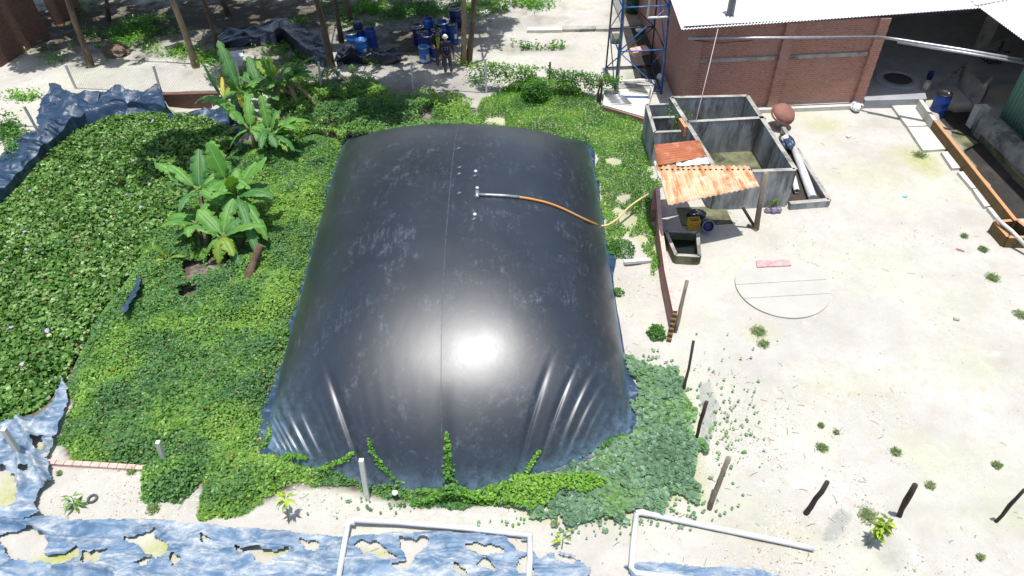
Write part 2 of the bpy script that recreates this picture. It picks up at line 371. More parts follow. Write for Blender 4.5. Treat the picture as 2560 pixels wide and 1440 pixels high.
def leafcloud(name, C, size, colors, mat='leaf', up=.7, fold=.25, aspect=.55, dark=None, shape='leaf', rng=RNG):
    """C: (N,3) leaf positions; one small folded leaf each"""
    N = len(C); n = rng.normal(size=(N, 3)); n[:, 2] = np.abs(n[:, 2]) * .6; n += np.array([0, 0, up * 2.0]); n /= np.linalg.norm(n, axis=1)[:, None]
    a = rng.normal(size=(N, 3)); d = a - n * (a * n).sum(1)[:, None]; d /= np.linalg.norm(d, axis=1)[:, None]; sd = np.cross(n, d)
    sz = (size * (0.65 + .7 * rng.random(N)))[:, None] if np.isscalar(size) else size[:, None]
    ci = rng.integers(0, len(colors), N); col = np.array(colors)[ci] * (0.8 + .4 * rng.random(N))[:, None]
    if shape == 'leaf':
        V = np.stack([C - d * sz * .5, C + sd * sz * aspect * .5 + n * sz * fold * .5, C + d * sz * .5, C - sd * sz * aspect * .5 + n * sz * fold * .5], 1).reshape(-1, 3)
        b = np.arange(N)[:, None] * 4; Fq = np.concatenate([b + [0, 2, 1], b + [0, 3, 2]]); k = 4
    else:
        ang = [(-.5, 0), (-.28, .42), (.22, .46), (.5, 0), (.22, -.46), (-.28, -.42)]
        V = np.stack([C + d * sz * u + sd * sz * v + n * sz * fold * (abs(v) * 1.0) for u, v in ang], 1).reshape(-1, 3)
        b = np.arange(N)[:, None] * 6; Fq = np.concatenate([b + [0, 5, 4], b + [0, 4, 3], b + [0, 3, 2], b + [0, 2, 1]]); k = 6
    cc = np.concatenate([np.repeat(col, k, 0), np.ones((N * k, 1))], 1)
    return npmesh(name, V, Fq, mat, {'tint': ('FLOAT_COLOR', cc)})
def scatter(pl, n, seed=1):
    r = np.random.default_rng(seed); lo = pl.min(0); hi = pl.max(0)
    q = lo + r.random((int(n), 2)) * (hi - lo); return q[inpoly(q[:, 0], q[:, 1], pl)]

# ------------------------------------------------ shapes of the ground
POND = poly([(-260, 700), (-60, 545), (60, 440), (130, 382), (200, 333), (290, 298), (400, 288), (530, 305), (590, 335), (560, 420), (470, 520), (400, 600), (340, 690), (255, 795), (190, 905), (150, 985), (105, 1035), (0, 1070), (-260, 1100)], -.5)
PIT2 = poly([(404, 236), (548, 234), (600, 300), (560, 330), (425, 325), (408, 290)], 0)
VINE = poly([(600, 352), (525, 420), (435, 500), (345, 600), (315, 690), (240, 790), (185, 895), (160, 970), (180, 1010), (150, 1060), (150, 1110), (180, 1150), (300, 1160), (390, 1172), (405, 1210), (500, 1205), (512, 1285), (600, 1275), (660, 1245), (740, 1205), (870, 1215), (1000, 1248), (1060, 1254), (1170, 1256), (1290, 1245), (1310, 1190), (1240, 1212), (1170, 1216), (1060, 1205), (960, 1182), (880, 1140), (800, 1160), (740, 1145), (690, 1120), (655, 1125), (655, 1060), (690, 950), (750, 760), (812, 520), (852, 380), (866, 350), (800, 330), (700, 340)], .12)
WEED = poly([(1185, 330), (1200, 250), (1300, 195), (1420, 200), (1500, 262), (1600, 300), (1628, 390), (1640, 470), (1632, 540), (1648, 640), (1640, 690), (1600, 600), (1560, 570), (1540, 650), (1515, 640), (1505, 520), (1492, 400), (1480, 368), (1400, 356), (1290, 348)], .05)
BRUSH = poly([(690, 300), (670, 225), (720, 195), (780, 200), (860, 182), (940, 195), (985, 250), (1100, 238), (1190, 262), (1200, 330), (866, 350), (800, 335), (720, 345)], .15)
CREEP = poly([(1566, 890), (1620, 905), (1700, 925), (1735, 1010), (1745, 1090), (1772, 1262), (1700, 1240), (1640, 1288), (1520, 1290), (1330, 1300), (1275, 1250), (1290, 1205), (1400, 1168), (1520, 1108), (1590, 1072), (1588, 1040), (1575, 960)], .1)
ALLEY = poly([(2330, 262), (2540, 545), (2560, 545), (2760, 700), (2760, 420), (2475, 320), (2440, 262)], 0)
def gz(x, y):
    x = np.asarray(x, float); y = np.asarray(y, float)
    z = .05 * (fbm(x * .5, y * .5, 3, 5) - .5) + .03 * (fbm(x * 2.3, y * 2.3, 3, 9) - .5)
    ins = inpoly(x, y, POND); d = dist_poly(x, y, POND); sd = np.where(ins, -d, d)
    near = True
    z = z - .95 * sstep(.45, -.1, sd); z = np.where(inpoly(x, y, PIT2) & ~ins, np.minimum(z, -.62), z)
    ia = inpoly(x, y, ALLEY); z = np.where(ia, z - .25, z)
    # eroded gully beside the bag
    g = np.array([P(a, b)[:2] for a, b in ((1550, 470), (1575, 560), (1590, 640), (1560, 700))]); dg = dist_poly(x, y, g, False)
    z = z - .12 * np.exp(-(dg / .25) ** 2) * (vn(x * 3, y * 3, 2))
    return z
def gz1(p): return float(gz(np.array([p[0]]), np.array([p[1]]))[0])

def axis(a, b, st, far, n=14):
    c = np.arange(a, b + st / 2, st); g = (np.geomspace(1, far, n))
    return np.concatenate([(a - g)[::-1], c, b + g])
gx = axis(-27, 22, .14, 700); gy = np.concatenate([axis(2.5, 20, .11, 2, 3)[:-3], np.arange(20.2, 46, .17), 46 + np.geomspace(1, 900, 16)])
X, Y = np.meshgrid(gx, gy, indexing='ij'); Z = gz(X, Y)
def blob(px, py, rx, ry, pw=1.0, rot=0):
    c = P(px, py); a = P(px + rx, py); b = P(px, py + ry); ax = abs(a.x - c.x); ay = abs(b.y - c.y)
    dx = X - c.x; dy = Y - c.y; cr = math.cos(rot); sr = math.sin(rot)
    r = np.sqrt(((dx * cr + dy * sr) / ax) ** 2 + ((-dx * sr + dy * cr) / ay) ** 2) + .9 * (fbm(X * 1.5, Y * 1.5, 4, 11) - .5)
    return np.clip(1.15 - r, 0, 1) * pw
zR = np.zeros_like(X); zG = np.zeros_like(X); zB = np.zeros_like(X)
for b in ((2300, 400, 70, 45, 1), (2060, 310, 60, 25, .5), (2180, 440, 110, 50, .35), (160, 1395, 70, 35, 1.2), (420, 1370, 60, 40, 1.2), (230, 1400, 60, 20, 1), (690, 1385, 60, 14, 1), (930, 1385, 60, 16, .8),
          (1900, 830, 50, 30, .6), (2100, 960, 200, 70, .25), (2350, 900, 160, 80, .15), (20, 1220, 60, 60, .8), (2000, 1350, 160, 60, .2), (1550, 1310, 120, 60, .18), (30, 1235, 60, 60, 1), (105, 1125, 30, 20, 1.5), (75, 1190, 20, 15, 1.2), (2480, 1300, 160, 60, .15), (330, 1390, 90, 20, 1), (2340, 1130, 140, 60, .2)):
    zR = np.maximum(zR, blob(*b))
for b in ((600, 40, 700, 110, 1.5), (200, 60, 400, 90, 1.6), (1050, 90, 220, 100, 1.3), (1000, 250, 230, 70, .8), (720, 170, 140, 70, 1.1), (560, 620, 160, 110, .9), (650, 350, 140, 120, .9), (1310, 125, 120, 14, .5), (1230, 60, 120, 35, .6),  # dark humus; the blobs under the trees also paint their shade into the ground
          (1600, 60, 70, 120, .8), (1600, 200, 60, 40, .5), (2225, 1385, 60, 60, .45), (480, 700, 40, 60, .9), (1330, 250, 160, 30, .3), (1570, 480, 40, 150, .25), (2430, 400, 40, 150, .9), (2170, 1365, 40, 22, .5)):  # last blob paints the bushy sapling's cast shadow into the ground
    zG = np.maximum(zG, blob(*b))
for b in ((1850, 1060, 90, 160, .45), (1830, 900, 120, 140, .35), (2110, 1320, 60, 40, .7), (2400, 1270, 240, 20, .45), (1480, 1030, 60, 60, .0), (1990, 830, 220, 60, .25), (1800, 560, 60, 30, .6), (2160, 780, 200, 60, .18), (430, 1250, 200, 50, .22), (1500, 1350, 120, 40, .25)):
    zB = np.maximum(zB, blob(*b))
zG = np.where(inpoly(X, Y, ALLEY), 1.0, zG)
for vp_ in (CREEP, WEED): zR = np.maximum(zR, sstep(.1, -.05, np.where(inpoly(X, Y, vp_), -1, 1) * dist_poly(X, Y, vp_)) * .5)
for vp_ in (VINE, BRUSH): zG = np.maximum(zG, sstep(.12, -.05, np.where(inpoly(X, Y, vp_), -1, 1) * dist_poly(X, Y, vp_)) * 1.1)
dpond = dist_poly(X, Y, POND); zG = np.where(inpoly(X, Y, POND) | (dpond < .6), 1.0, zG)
zc = np.stack([zR, zG, zB, np.ones_like(X)], -1).reshape(-1, 4)
ground = npmesh('ground', np.stack([X, Y, Z], -1).reshape(-1, 3), gridfaces(len(gx), len(gy)), 'ground', {'zone': ('FLOAT_COLOR', zc)}, True)
tag(ground, kind='structure')
pw_ = MB(); c = POND.mean(0); pp = [Vector((c[0] + (p[0] - c[0]) * 1.02, c[1] + (p[1] - c[1]) * 1.02, -.78)) for p in POND]
pw_.add(pp, [tuple(range(len(pp)))]); tag(pw_.build('water', 'water_dark'), kind='structure')

# ------------------------------------------------ the biogas bag
FLc, FRc, NRc, NLc = P(862, 342), P(1475, 352), P(1590, 1085), P(652, 1125)
HB = 2.5
def bag_st(x, y):
    tl = (y - NLc.y) / (FLc.y - NLc.y); xl = NLc.x + tl * (FLc.x - NLc.x); tr = (y - NRc.y) / (FRc.y - NRc.y); xr = NRc.x + tr * (FRc.x - NRc.x)
    s = (x - xl) / (xr - xl) * 2 - 1
    yf = (NLc.y + NRc.y) / 2 + (NRc.y - NLc.y) / 2 * s - 1.25 * np.clip(1 - np.abs(s) ** 2.0, 0, 1) ** 1.1
    yb = (FLc.y + FRc.y) / 2 + (FRc.y - FLc.y) / 2 * s + .25 * np.clip(1 - s * s, 0, 1)
    return s, (y - yf) / (yb - yf), yf, yb
def bag_h(s, t):
    a = np.abs(np.clip(s, -1, 1)); t = np.clip(t, 0, 1); tc = .42 - .34 * a ** 2 + .10 * a ** 4
    fs = (1 - a ** (2.3 + 1.7 * sstep(.3, .9, t))) ** .7
    u = np.where(t < tc, (tc - t) / tc, (t - tc) / (1 - tc))
    ft = np.where(t < tc, np.clip(1 - u ** 2.4, 0, 1) ** .70, np.clip(1 - u ** 3.0, 0, 1) ** .80)
    return HB * fs * ft
def bag_full(s, t):
    z = bag_h(s, t)
    a = np.abs(s); W = 8.6; L = 14.
    # tension pleats running in from the near edge and corners
    dn = t * L; ph = s * 46 + 3.5 * vn(s * 6 + 3, t * 2, 4) + np.sign(s) * dn * 1.1 * (.35 + a)
    sf = s / (1 + .30 * dn); ph = sf * 104 + 12 * vn(sf * 6 + 3, sf * 0, 4) + 2.5 * vn(sf * 25, dn * 1.2, 9)
    amp = .026 * np.exp(-(dn / (.75 + .9 * vn(sf * 14, 0 * t, 12))) ** 2) * sstep(.0, .3, dn) * (.06 + 1.15 * sstep(.42, .60, np.abs(sf)) * (1 - sstep(.86, .98, a))) * np.where(s < 0, .55 + 1.2 * vn(sf * 11, 0 * t, 7), .1 + 1.5 * vn(sf * 11, 0 * t, 7) ** 1.6)
    z = z + amp * np.sin(ph)
    de = (1 - a) * W / 2; sh = t * 70 + 4 * vn(t * 14, s, 8)
    z = z + .03 * np.exp(-de / .5) * sstep(0, .2, de) * sstep(.55, .0, t) * np.sin(sh) * (.3 + vn(t * 20, 0 * s, 6))
    z = z - .07 * np.exp(-(s / .05) ** 2) * sstep(.12, .02, t) * sstep(0, .04, t)
    z = z - .07 * np.exp(-((sf + .40) / .016) ** 2) * sstep(.15, .05, t) * sstep(0, .03, t)
    z = z - .06 * np.exp(-((sf - .36) / .014) ** 2) * sstep(.15, .04, t) * sstep(0, .03, t)
    z = z - .05 * np.exp(-((sf - .46) / .012) ** 2) * sstep(.15, .04, t) * sstep(0, .03, t)
    z = z + .02 * (fbm(s * 3, t * 5, 3, 2) - .5) * (1 - a)
    return z
ns, nt = 420, 480
s_ = np.linspace(-1, 1, ns); s_ = np.sign(s_) * (1 - (1 - np.abs(s_)) ** 1.25); t_ = np.linspace(0, 1, nt) ** 1.35
Sg, Tg = np.meshgrid(s_, t_, indexing='ij')
def bag_xy(s, t):
    y = FLc.y * t + 8 * (1 - t); x = None
    for _ in range(12):
        tl = (y - NLc.y) / (FLc.y - NLc.y); xl = NLc.x + tl * (FLc.x - NLc.x); tr = (y - NRc.y) / (FRc.y - NRc.y); xr = NRc.x + tr * (FRc.x - NRc.x)
        x = xl + (s + 1) / 2 * (xr - xl); _, _, yf, yb = bag_st(x, y); y = yf + t * (yb - yf)
    return x, y
bx, by = bag_xy(Sg, Tg); bz = bag_full(Sg, Tg)
edge_d = np.minimum((1 - np.abs(Sg)) * 4.3, np.minimum(Tg, 1 - Tg) * 13)
corner = np.exp(-np.hypot((1 - np.abs(Sg)) * 4.3, Tg * 13) / .55)
eatt = np.clip(1.2 * np.exp(-edge_d / .10) + 1.9 * corner * (Sg < 0) + .8 * corner * (Sg > 0), 0, 1)
bagroot = thing('gas_bag', 'large inflated black membrane gas cover with pleated near edge, bulging out of the vines', 'gas bag', (float(bx.mean()), float(by.mean()), 0))
bo = npmesh('membrane', np.stack([bx - bagroot.location.x, by - bagroot.location.y, bz - .02], -1).reshape(-1, 3), gridfaces(ns, nt), 'bag', {'edge': ('FLOAT', eatt.ravel())}, True); bo.parent = bagroot
def bag_z(x, y):
    s, t, _, _ = bag_st(np.array([x]), np.array([y]))
    if abs(s[0]) > 1 or t[0] < 0 or t[0] > 1: return gz1((x, y))
    return float(bag_full(s, t)[0]) - .02
def on_bag(px, py, off=0.0):
    d = ray(px, py); lo = (2.6 - H) / d.z; hi = (-.5 - H) / d.z; k = lo
    ks = np.arange(lo, hi, .02); px3 = d.x * ks; py3 = d.y * ks; pz = H + d.z * ks; s, t, _, _ = bag_st(px3, py3); ok = (np.abs(s) <= 1) & (t >= 0) & (t <= 1)
    hz_ = np.where(ok, bag_full(np.clip(s, -1, 1), np.clip(t, 0, 1)) - .02, 0.0) + off; w_ = np.nonzero(pz <= hz_)[0]; i = w_[0] if len(w_) else len(ks) - 1
    return Vector((px3[i], py3[i], max(pz[i], hz_[i])))
# welded seams as raised strips
def strip(samples, wdt, off=.006):
    m = MB(); pr = [Vector(p) for p in samples]; vs = []; fs = []
    for i, p in enumerate(pr):
        d = (pr[min(i + 1, len(pr) - 1)] - pr[max(i - 1, 0)]); n = Vector((-d.y, d.x, 0)).normalized() * wdt / 2
        for q in (-1, 1):
            v = p + n * q; vs.append(Vector((v.x, v.y, bag_z(v.x, v.y) + off)))
    for i in range(len(pr) - 1): fs.append((2 * i, 2 * i + 2, 2 * i + 3, 2 * i + 1))
    return m.add(vs, fs, True)
simple('seam', (.035, .04, .05), (.07, .085, .10), 6, .45, .1, 20)
for sv in (-.005,):
    pts = []
    for tt in np.linspace(.05, .985, 90):
        x, y = bag_xy(np.array([sv]), np.array([tt])); pts.append((x[0], y[0], 0))
    strip(pts, .022).build('seam', 'seam', bagroot)
# patches with small vent nozzles
for (a, b) in ((1189, 428), (1193, 470), (1187, 536)):
    p = on_bag(a, b); m = MB(); m.lathe([(.001, .04), (.022, .036), (.026, .018), (.045, .01), (.05, -.02)], 12, c=p); m.build('vent_cap', 'pvc', bagroot)
for (a, b) in ((1187, 441), (1191, 490), (1185, 549), (1149, 420), (1148, 436), (1147, 372), (1148, 484)):
    p = on_bag(a, b); m = MB()
    m.box((p.x, p.y, p.z + .012), (.11, .02, .02), .4); m.box((p.x, p.y, p.z + .016), (.10, .018, .02), 1.5); m.build('weld_patch', 'galvanised', bagroot)
# apron: loose bluish liner edge around the bag
def apron():
    n = 900; V = []; ring = []
    per = [(-1, t) for t in np.linspace(1, 0, 260)] + [(s, 0) for s in np.linspace(-1, 1, 240)] + [(1, t) for t in np.linspace(0, 1, 260)] + [(s, 1) for s in np.linspace(1, -1, 140)]
    ss = np.array([p[0] for p in per]); tt = np.array([p[1] for p in per]); x, y = bag_xy(ss * .985, .008 + tt * .984); cx, cy = x.mean(), y.mean()
    k = np.arange(len(per)); wd = .07 + .30 * vn(k * .05, k * 0, 3) ** 2
    cor = np.exp(-(np.hypot(x - NLc.x, y - NLc.y) / .9) ** 2) * .42 + np.exp(-(np.hypot(x - NRc.x, y - NRc.y) / .6) ** 2) * .22
    wd = wd + cor; ox = np.sign(ss) * (np.abs(ss) > .999); oy = np.where(tt < .001, -1, np.where(tt > .999, 1, 0)).astype(float)
    ox = np.convolve(np.pad(ox, 12, 'wrap'), np.ones(25) / 25, 'valid'); oy = np.convolve(np.pad(oy, 12, 'wrap'), np.ones(25) / 25, 'valid')
    L = np.hypot(ox, oy) + 1e-6; ox /= L; oy /= L; rows = 6; VV = np.zeros((len(per), rows, 3))
    for j in range(rows):
        f = j / (rows - 1); VV[:, j, 0] = x + ox * wd * f; VV[:, j, 1] = y + oy * wd * f
        VV[:, j, 2] = .03 + .07 * (ridge(VV[:, j, 0] * 3.2, VV[:, j, 1] * 3.2, 3, 4) - .4) + .03 * (1 - f)
    Fq = gridfaces(len(per), rows); a = (len(per) - 1) * rows; extra = np.array([[a + j, j, j + 1, a + j + 1] for j in range(rows - 1)]); Fq = np.concatenate([Fq, extra])
    VV[..., 0] -= bagroot.location.x; VV[..., 1] -= bagroot.location.y
    o = npmesh('anchor_flap', VV.reshape(-1, 3), Fq, 'liner_blue', None, True); o.parent = bagroot
apron()
# gas pipe and hose lying over the bag
hr = thing('gas_hose', 'orange flexible hose with grey pipe end running off the black bag towards the brick wall', 'hose', on_bag(1192, 487))
pts = [on_bag(a, b, .04) for a, b in ((1193, 487), (1225, 488), (1262, 490), (1298, 493))]
m = MB(); m.tube(pts, .042, 8); m.tube([pts[0] + Vector((0, .12, .02)), pts[0] + Vector((0, -.12, -.02))], .05, 8); m.build('inlet_pipe', 'galvanised', hr)
def smoothpath(pts, n=8):
    out = []; q = [pts[0]] + list(pts) + [pts[-1]]
    for i in range(1, len(q) - 2):
        for k in range(n):
            t = k / n; a, b, c, d = q[i - 1], q[i], q[i + 1], q[i + 2]
            out.append(.5 * ((2 * b) + (c - a) * t + (2 * a - 5 * b + 4 * c - d) * t * t + (3 * b - a - 3 * c + d) * t ** 3))
    out.append(q[-2]); return out
hp = [on_bag(a, b, .035) for a, b in ((1296, 493), (1330, 499), (1370, 508), (1410, 524), (1450, 543), (1480, 557))]
hq = [P(1500, 565, .35), P(1520, 562, .4), P(1545, 546, .35), P(1570, 520, .35), P(1600, 498, .45), P(1622, 485, .6)]
m = MB(); m.tube(smoothpath(hp[:] + hq[:1]), .034, 8); m.build('hose_over_bag', 'hose_orange', hr)
m = MB(); m.tube(smoothpath([hq[0]] + hq[1:]), .031, 8); m.build('hose_end', 'hose_pale', hr)

# ------------------------------------------------ sheets: liners and tarpaulins
def loft(name, rows, mat, label, cat, zs, amp=.1, fsc=1.5, nu=90, nv=30, k=0, group=None, kind=None, prow=None):
    R = []
    for r, z in zip(rows, zs):
        pts = [P(a, b, z if not isinstance(z, (list, tuple)) else z[i]) for i, (a, b) in enumerate(r)]
        sp = smoothpath(pts, 6); L = [0]
        for i in range(1, len(sp)): L.append(L[-1] + (sp[i] - sp[i - 1]).length)
        L = np.array(L); A = np.array(sp); u = np.linspace(0, L[-1], nu); R.append(np.stack([np.interp(u, L, A[:, c]) for c in range(3)], 1))
    R = np.array(R); v = np.linspace(0, len(R) - 1, nv); G = np.zeros((nu, nv, 3))
    for j, vv in enumerate(v):
        i = min(int(vv), len(R) - 2); f = vv - i; G[:, j] = R[i] * (1 - f) + R[i + 1] * f
    x, y = G[..., 0], G[..., 1]
    def tri(a): return np.abs((a % 1) - .5) * 2
    w1 = .85 * tri(x * fsc * .8 + y * fsc * .35 + 1.2 * vn(x * fsc * .7, y * fsc * .7, k)) * tri(x * fsc * .5 - y * fsc * .9 + 1.3 * vn(x * fsc * .6, y * fsc * .6, k + 1)) + .35 * ridge(x * fsc + .6 * vn(x, y, 3), y * fsc * .8 + G[..., 2], 2, k) - .5; w2 = ridge(x * fsc * 2.7 + 4, y * fsc * 2.2, 2, k + 5) - .45
    dx = fbm(x * 1.7, y * 1.7, 2, k + 2) - .5
    G[..., 2] += amp * (1.5 * w1 + .5 * w2); G[..., 1] += amp * 1.2 * w1; G[..., 0] += amp * 1.2 * dx + amp * .8 * w2
    # ragged outline
    for j in (0, nv - 1): G[:, j, :2] += (RNG.random((nu, 2)) - .5) * .09
    G[..., 2] += .012
    if name == 'pond_liner': G[..., 2] = np.maximum(G[..., 2], gz(G[..., 0], G[..., 1]) + .02 + amp * .8 * np.maximum(w1, 0))
    c = G.reshape(-1, 3).mean(0); c[2] = G[..., 2].min()
    o = npmesh(name, (G - c).reshape(-1, 3), gridfaces(nu, nv), mat, None, False); o.location = c
    sm = o.modifiers.new('thick', 'SOLIDIFY'); sm.thickness = .006
    return tag(o, label, cat, group, kind)
loft('pond_liner', [[(-80, 440), (10, 380), (55, 335), (92, 325), (96, 290), (100, 262), (112, 240)], [(-80, 505), (0, 432), (60, 375), (110, 330), (150, 290), (185, 255), (200, 238)], [(-80, 540), (10, 462), (70, 402), (125, 352), (165, 315), (205, 285), (225, 262)], [(-80, 640), (0, 540), (65, 468), (128, 405), (190, 350), (235, 318), (270, 300)]], 'liner_blue',
     'blue plastic liner folded over the left bank of the pond', 'pond liner', [.03, .22, .05, -.62], .16, 1.0, 150, 40, 1)
loft('pond_liner', [[(130, 206), (185, 232), (240, 224), (300, 222), (360, 226), (392, 219), (402, 235)], [(100, 262), (180, 262), (240, 255), (300, 252), (360, 256), (400, 262), (414, 272)], [(150, 290), (190, 280), (240, 275), (300, 270), (360, 274), (410, 282), (425, 292)], [(150, 365), (200, 345), (250, 325), (300, 316), (360, 312), (410, 316), (430, 330)]], 'liner_blue',
     'crumpled blue liner bunched over the far bank of the pond', 'pond liner', [.22, .04, -.25, -.62], .24, .8, 190, 60, 6)
loft('pond_liner', [[(412, 272), (440, 280), (480, 272), (520, 268), (570, 268), (620, 285)], [(420, 300), (450, 308), (490, 305), (540, 318), (580, 345), (610, 360)], [(425, 320), (450, 325), (490, 328), (540, 345), (575, 375), (600, 390)]], 'liner_blue',
     'shiny blue liner below the brick retaining wall beside the banana leaves', 'pond liner', [-.35, -.5, -.7], .2, 1.0, 90, 26, 9)
loft('pond_liner', [[(345, 680), (318, 725), (295, 760)], [(352, 700), (335, 745), (310, 785)]], 'liner_blue', 'small strip of blue liner showing between water plants and vines', 'pond liner', [.1, .5], .04, 2, 40, 12, 3)
loft('tarpaulin', [[(545, 92), (570, 70), (620, 68), (660, 62), (700, 42), (740, 62), (790, 92), (818, 118)], [(560, 105), (600, 95), (640, 92), (680, 80), (705, 70), (740, 100), (780, 130), (818, 150)], [(560, 118), (600, 116), (650, 114), (690, 110), (715, 105), (745, 140), (790, 162), (820, 168)]], 'liner_dark',
     'dark plastic sheet heaped in a peak in the shade behind the banana plants', 'tarpaulin', [.1, [.3, .35, .3, .5, .8, .6, .4, .3], .03], .12, 1.2, 110, 40, 20)
loft('tarpaulin', [[(838, 128), (870, 112), (905, 118), (940, 122), (975, 125), (1003, 140)], [(838, 150), (870, 140), (905, 140), (940, 138), (975, 138), (1003, 152)], [(840, 158), (870, 158), (905, 160), (940, 162), (975, 160), (1003, 162)]], 'liner_dark',
     'dark blue plastic sheet spread in front of the left group of drums', 'tarpaulin', [.35, .45, .03], .14, 1.3, 90, 36, 26)
# torn faded sheet on the ground along the bottom of the picture
def blanket(name, outline, holes, mat, label, cat, st=.025, amp=.085, k=0, zoff=.03, folds=()):
    pl = poly(outline); lo = pl.min(0); hi = pl.max(0); xs = np.arange(lo[0], hi[0] + st, st); ys = np.arange(lo[1], hi[1] + st, st)
    x, y = np.meshgrid(xs, ys, indexing='ij'); jx = x + .10 * (fbm(x * 5, y * 5, 3, k) - .5); jy = y + .10 * (fbm(x * 5, y * 5, 3, k + 4) - .5)
    keep = inpoly(jx, jy, pl); hx = x + .30 * (fbm(x * 3.3, y * 3.3, 4, k + 1) - .5); hy = y + .30 * (fbm(x * 3.3, y * 3.3, 4, k + 8) - .5)
    hd = np.full(x.shape, 9.0)
    for h in holes:
        hp_ = poly(h); q = inpoly(hx, hy, hp_); keep &= ~q; hd = np.minimum(hd, dist_poly(hx, hy, hp_))
    z = gz(x, y) + zoff + amp * (1.6 * ridge(x * .9 + .5 * vn(x, y, 1), y * 2.2, 3, k) - .6) + amp * .5 * ridge(x * 3.1, y * 4, 2, k + 3)
    z += .012 * np.exp(-hd / .05)
    for fp, fa, fw in folds:
        d = dist_poly(x, y, poly(fp), False); z += fa * np.exp(-(d / fw) ** 2)
    c0 = np.array([x.mean(), y.mean(), 0]); nu, nv = x.shape; Fq = gridfaces(nu, nv); kf = keep.ravel()
    Fq = Fq[kf[Fq].sum(1) >= 4]; V = np.stack([x, y, z], -1).reshape(-1, 3) - c0
    used = np.unique(Fq); mp = -np.ones(len(V), int); mp[used] = np.arange(len(used))
    o = npmesh(name, V[used], mp[Fq], mat, None, True); o.location = c0
    return tag(o, label, cat)
blanket('pond_liner', [(-60, 1078), (50, 1064), (110, 1042), (148, 992), (162, 950), (182, 1000), (162, 1060), (148, 1108), (128, 1150), (137, 1212), (104, 1242), (98, 1268), (116, 1296), (60, 1312), (-60, 1316)],
        [[(-60, 1172), (4, 1178), (26, 1176), (44, 1205), (56, 1232), (40, 1262), (26, 1282), (-60, 1296)], [(92, 1112), (108, 1108), (126, 1118), (120, 1138), (98, 1134)], [(60, 1192), (86, 1178), (80, 1198), (66, 1202)]], 'liner_faded',
        'faded blue liner crumpled at the near left corner of the pond', 'pond liner', .03, .17, 12, .06, (([(60, 1060), (90, 1110), (60, 1150), (70, 1230)], .16, .07), ([(125, 1120), (100, 1160), (125, 1215)], .18, .06), ([(0, 1140), (60, 1135), (110, 1150)], .10, .05), ([(130, 1030), (90, 1080), (30, 1110)], .08, .06)))
HOLES = [[(0, 1345), (60, 1330), (110, 1345), (120, 1400), (90, 1412), (40, 1400), (0, 1360)], [(118, 1385), (160, 1390), (200, 1378), (195, 1405), (150, 1408), (122, 1408)], [(210, 1390), (245, 1388), (275, 1385), (245, 1412), (215, 1405)],
         [(320, 1340), (350, 1345), (385, 1330), (400, 1345), (370, 1368), (340, 1362)], [(365, 1362), (400, 1345), (425, 1365), (405, 1392), (372, 1388)], [(345, 1405), (380, 1400), (365, 1420)], [(430, 1390), (455, 1400), (440, 1412)],
         [(600, 1380), (650, 1376), (735, 1380), (690, 1392), (680, 1406), (655, 1394)], [(880, 1372), (900, 1362), (940, 1370), (985, 1398), (960, 1402), (925, 1392)], [(1000, 1355), (1022, 1362), (1072, 1352), (1060, 1378), (1035, 1395), (1005, 1430), (985, 1412), (1010, 1400)],
         [(1165, 1370), (1230, 1366), (1250, 1392), (1200, 1396)], [(1190, 1420), (1215, 1405), (1235, 1430)], [(1130, 1425), (1160, 1420), (1165, 1440), (1135, 1445)], [(500, 1345), (530, 1350), (515, 1360)], [(1270, 1350), (1330, 1360), (1350, 1400), (1325, 1382), (1290, 1372)],
         [(1290, 1405), (1320, 1400), (1330, 1450), (1290, 1440)], [(1480, 1420), (1560, 1410), (1585, 1460), (1480, 1460)], [(1400, 1385), (1440, 1405), (1420, 1412), (1395, 1398)], [(760, 1350), (790, 1352), (800, 1372), (770, 1368)]]
blanket('tarpaulin', [(-120, 1312), (0, 1302), (60, 1292), (140, 1300), (200, 1308), (320, 1306), (420, 1308), (520, 1318), (620, 1330), (740, 1338), (870, 1345), (960, 1340), (1090, 1334), (1200, 1340), (1290, 1346), (1332, 1352), (1340, 1398), (1400, 1385), (1440, 1398), (1470, 1420), (1560, 1412), (1600, 1408), (1700, 1412), (1760, 1422), (1850, 1420), (1950, 1440), (2000, 1560), (1500, 1620), (-300, 1640)], HOLES, 'liner_faded',
        'faded blue plastic sheet full of torn holes along the bottom edge of the photo', 'tarpaulin', folds=tuple(([(x0, y0), (x0 + 70, y0 + d1_), (x0 + 150, y0 + d2_)], .05, .035) for x0, y0, d1_, d2_ in [(RNG.integers(0, 1800), RNG.integers(1345, 1440), RNG.integers(-14, 14), RNG.integers(-26, 26)) for _ in range(26)]) + (([(0, 1310), (60, 1315), (130, 1350), (260, 1362)], .10, .05), ([(560, 1378), (640, 1372), (730, 1378)], .10, .04), ([(380, 1365), (420, 1330)], .08, .03), ([(860, 1350), (1100, 1342), (1300, 1355)], .05, .08), ([(0, 1300), (300, 1312), (640, 1335), (860, 1350)], .06, .08)))

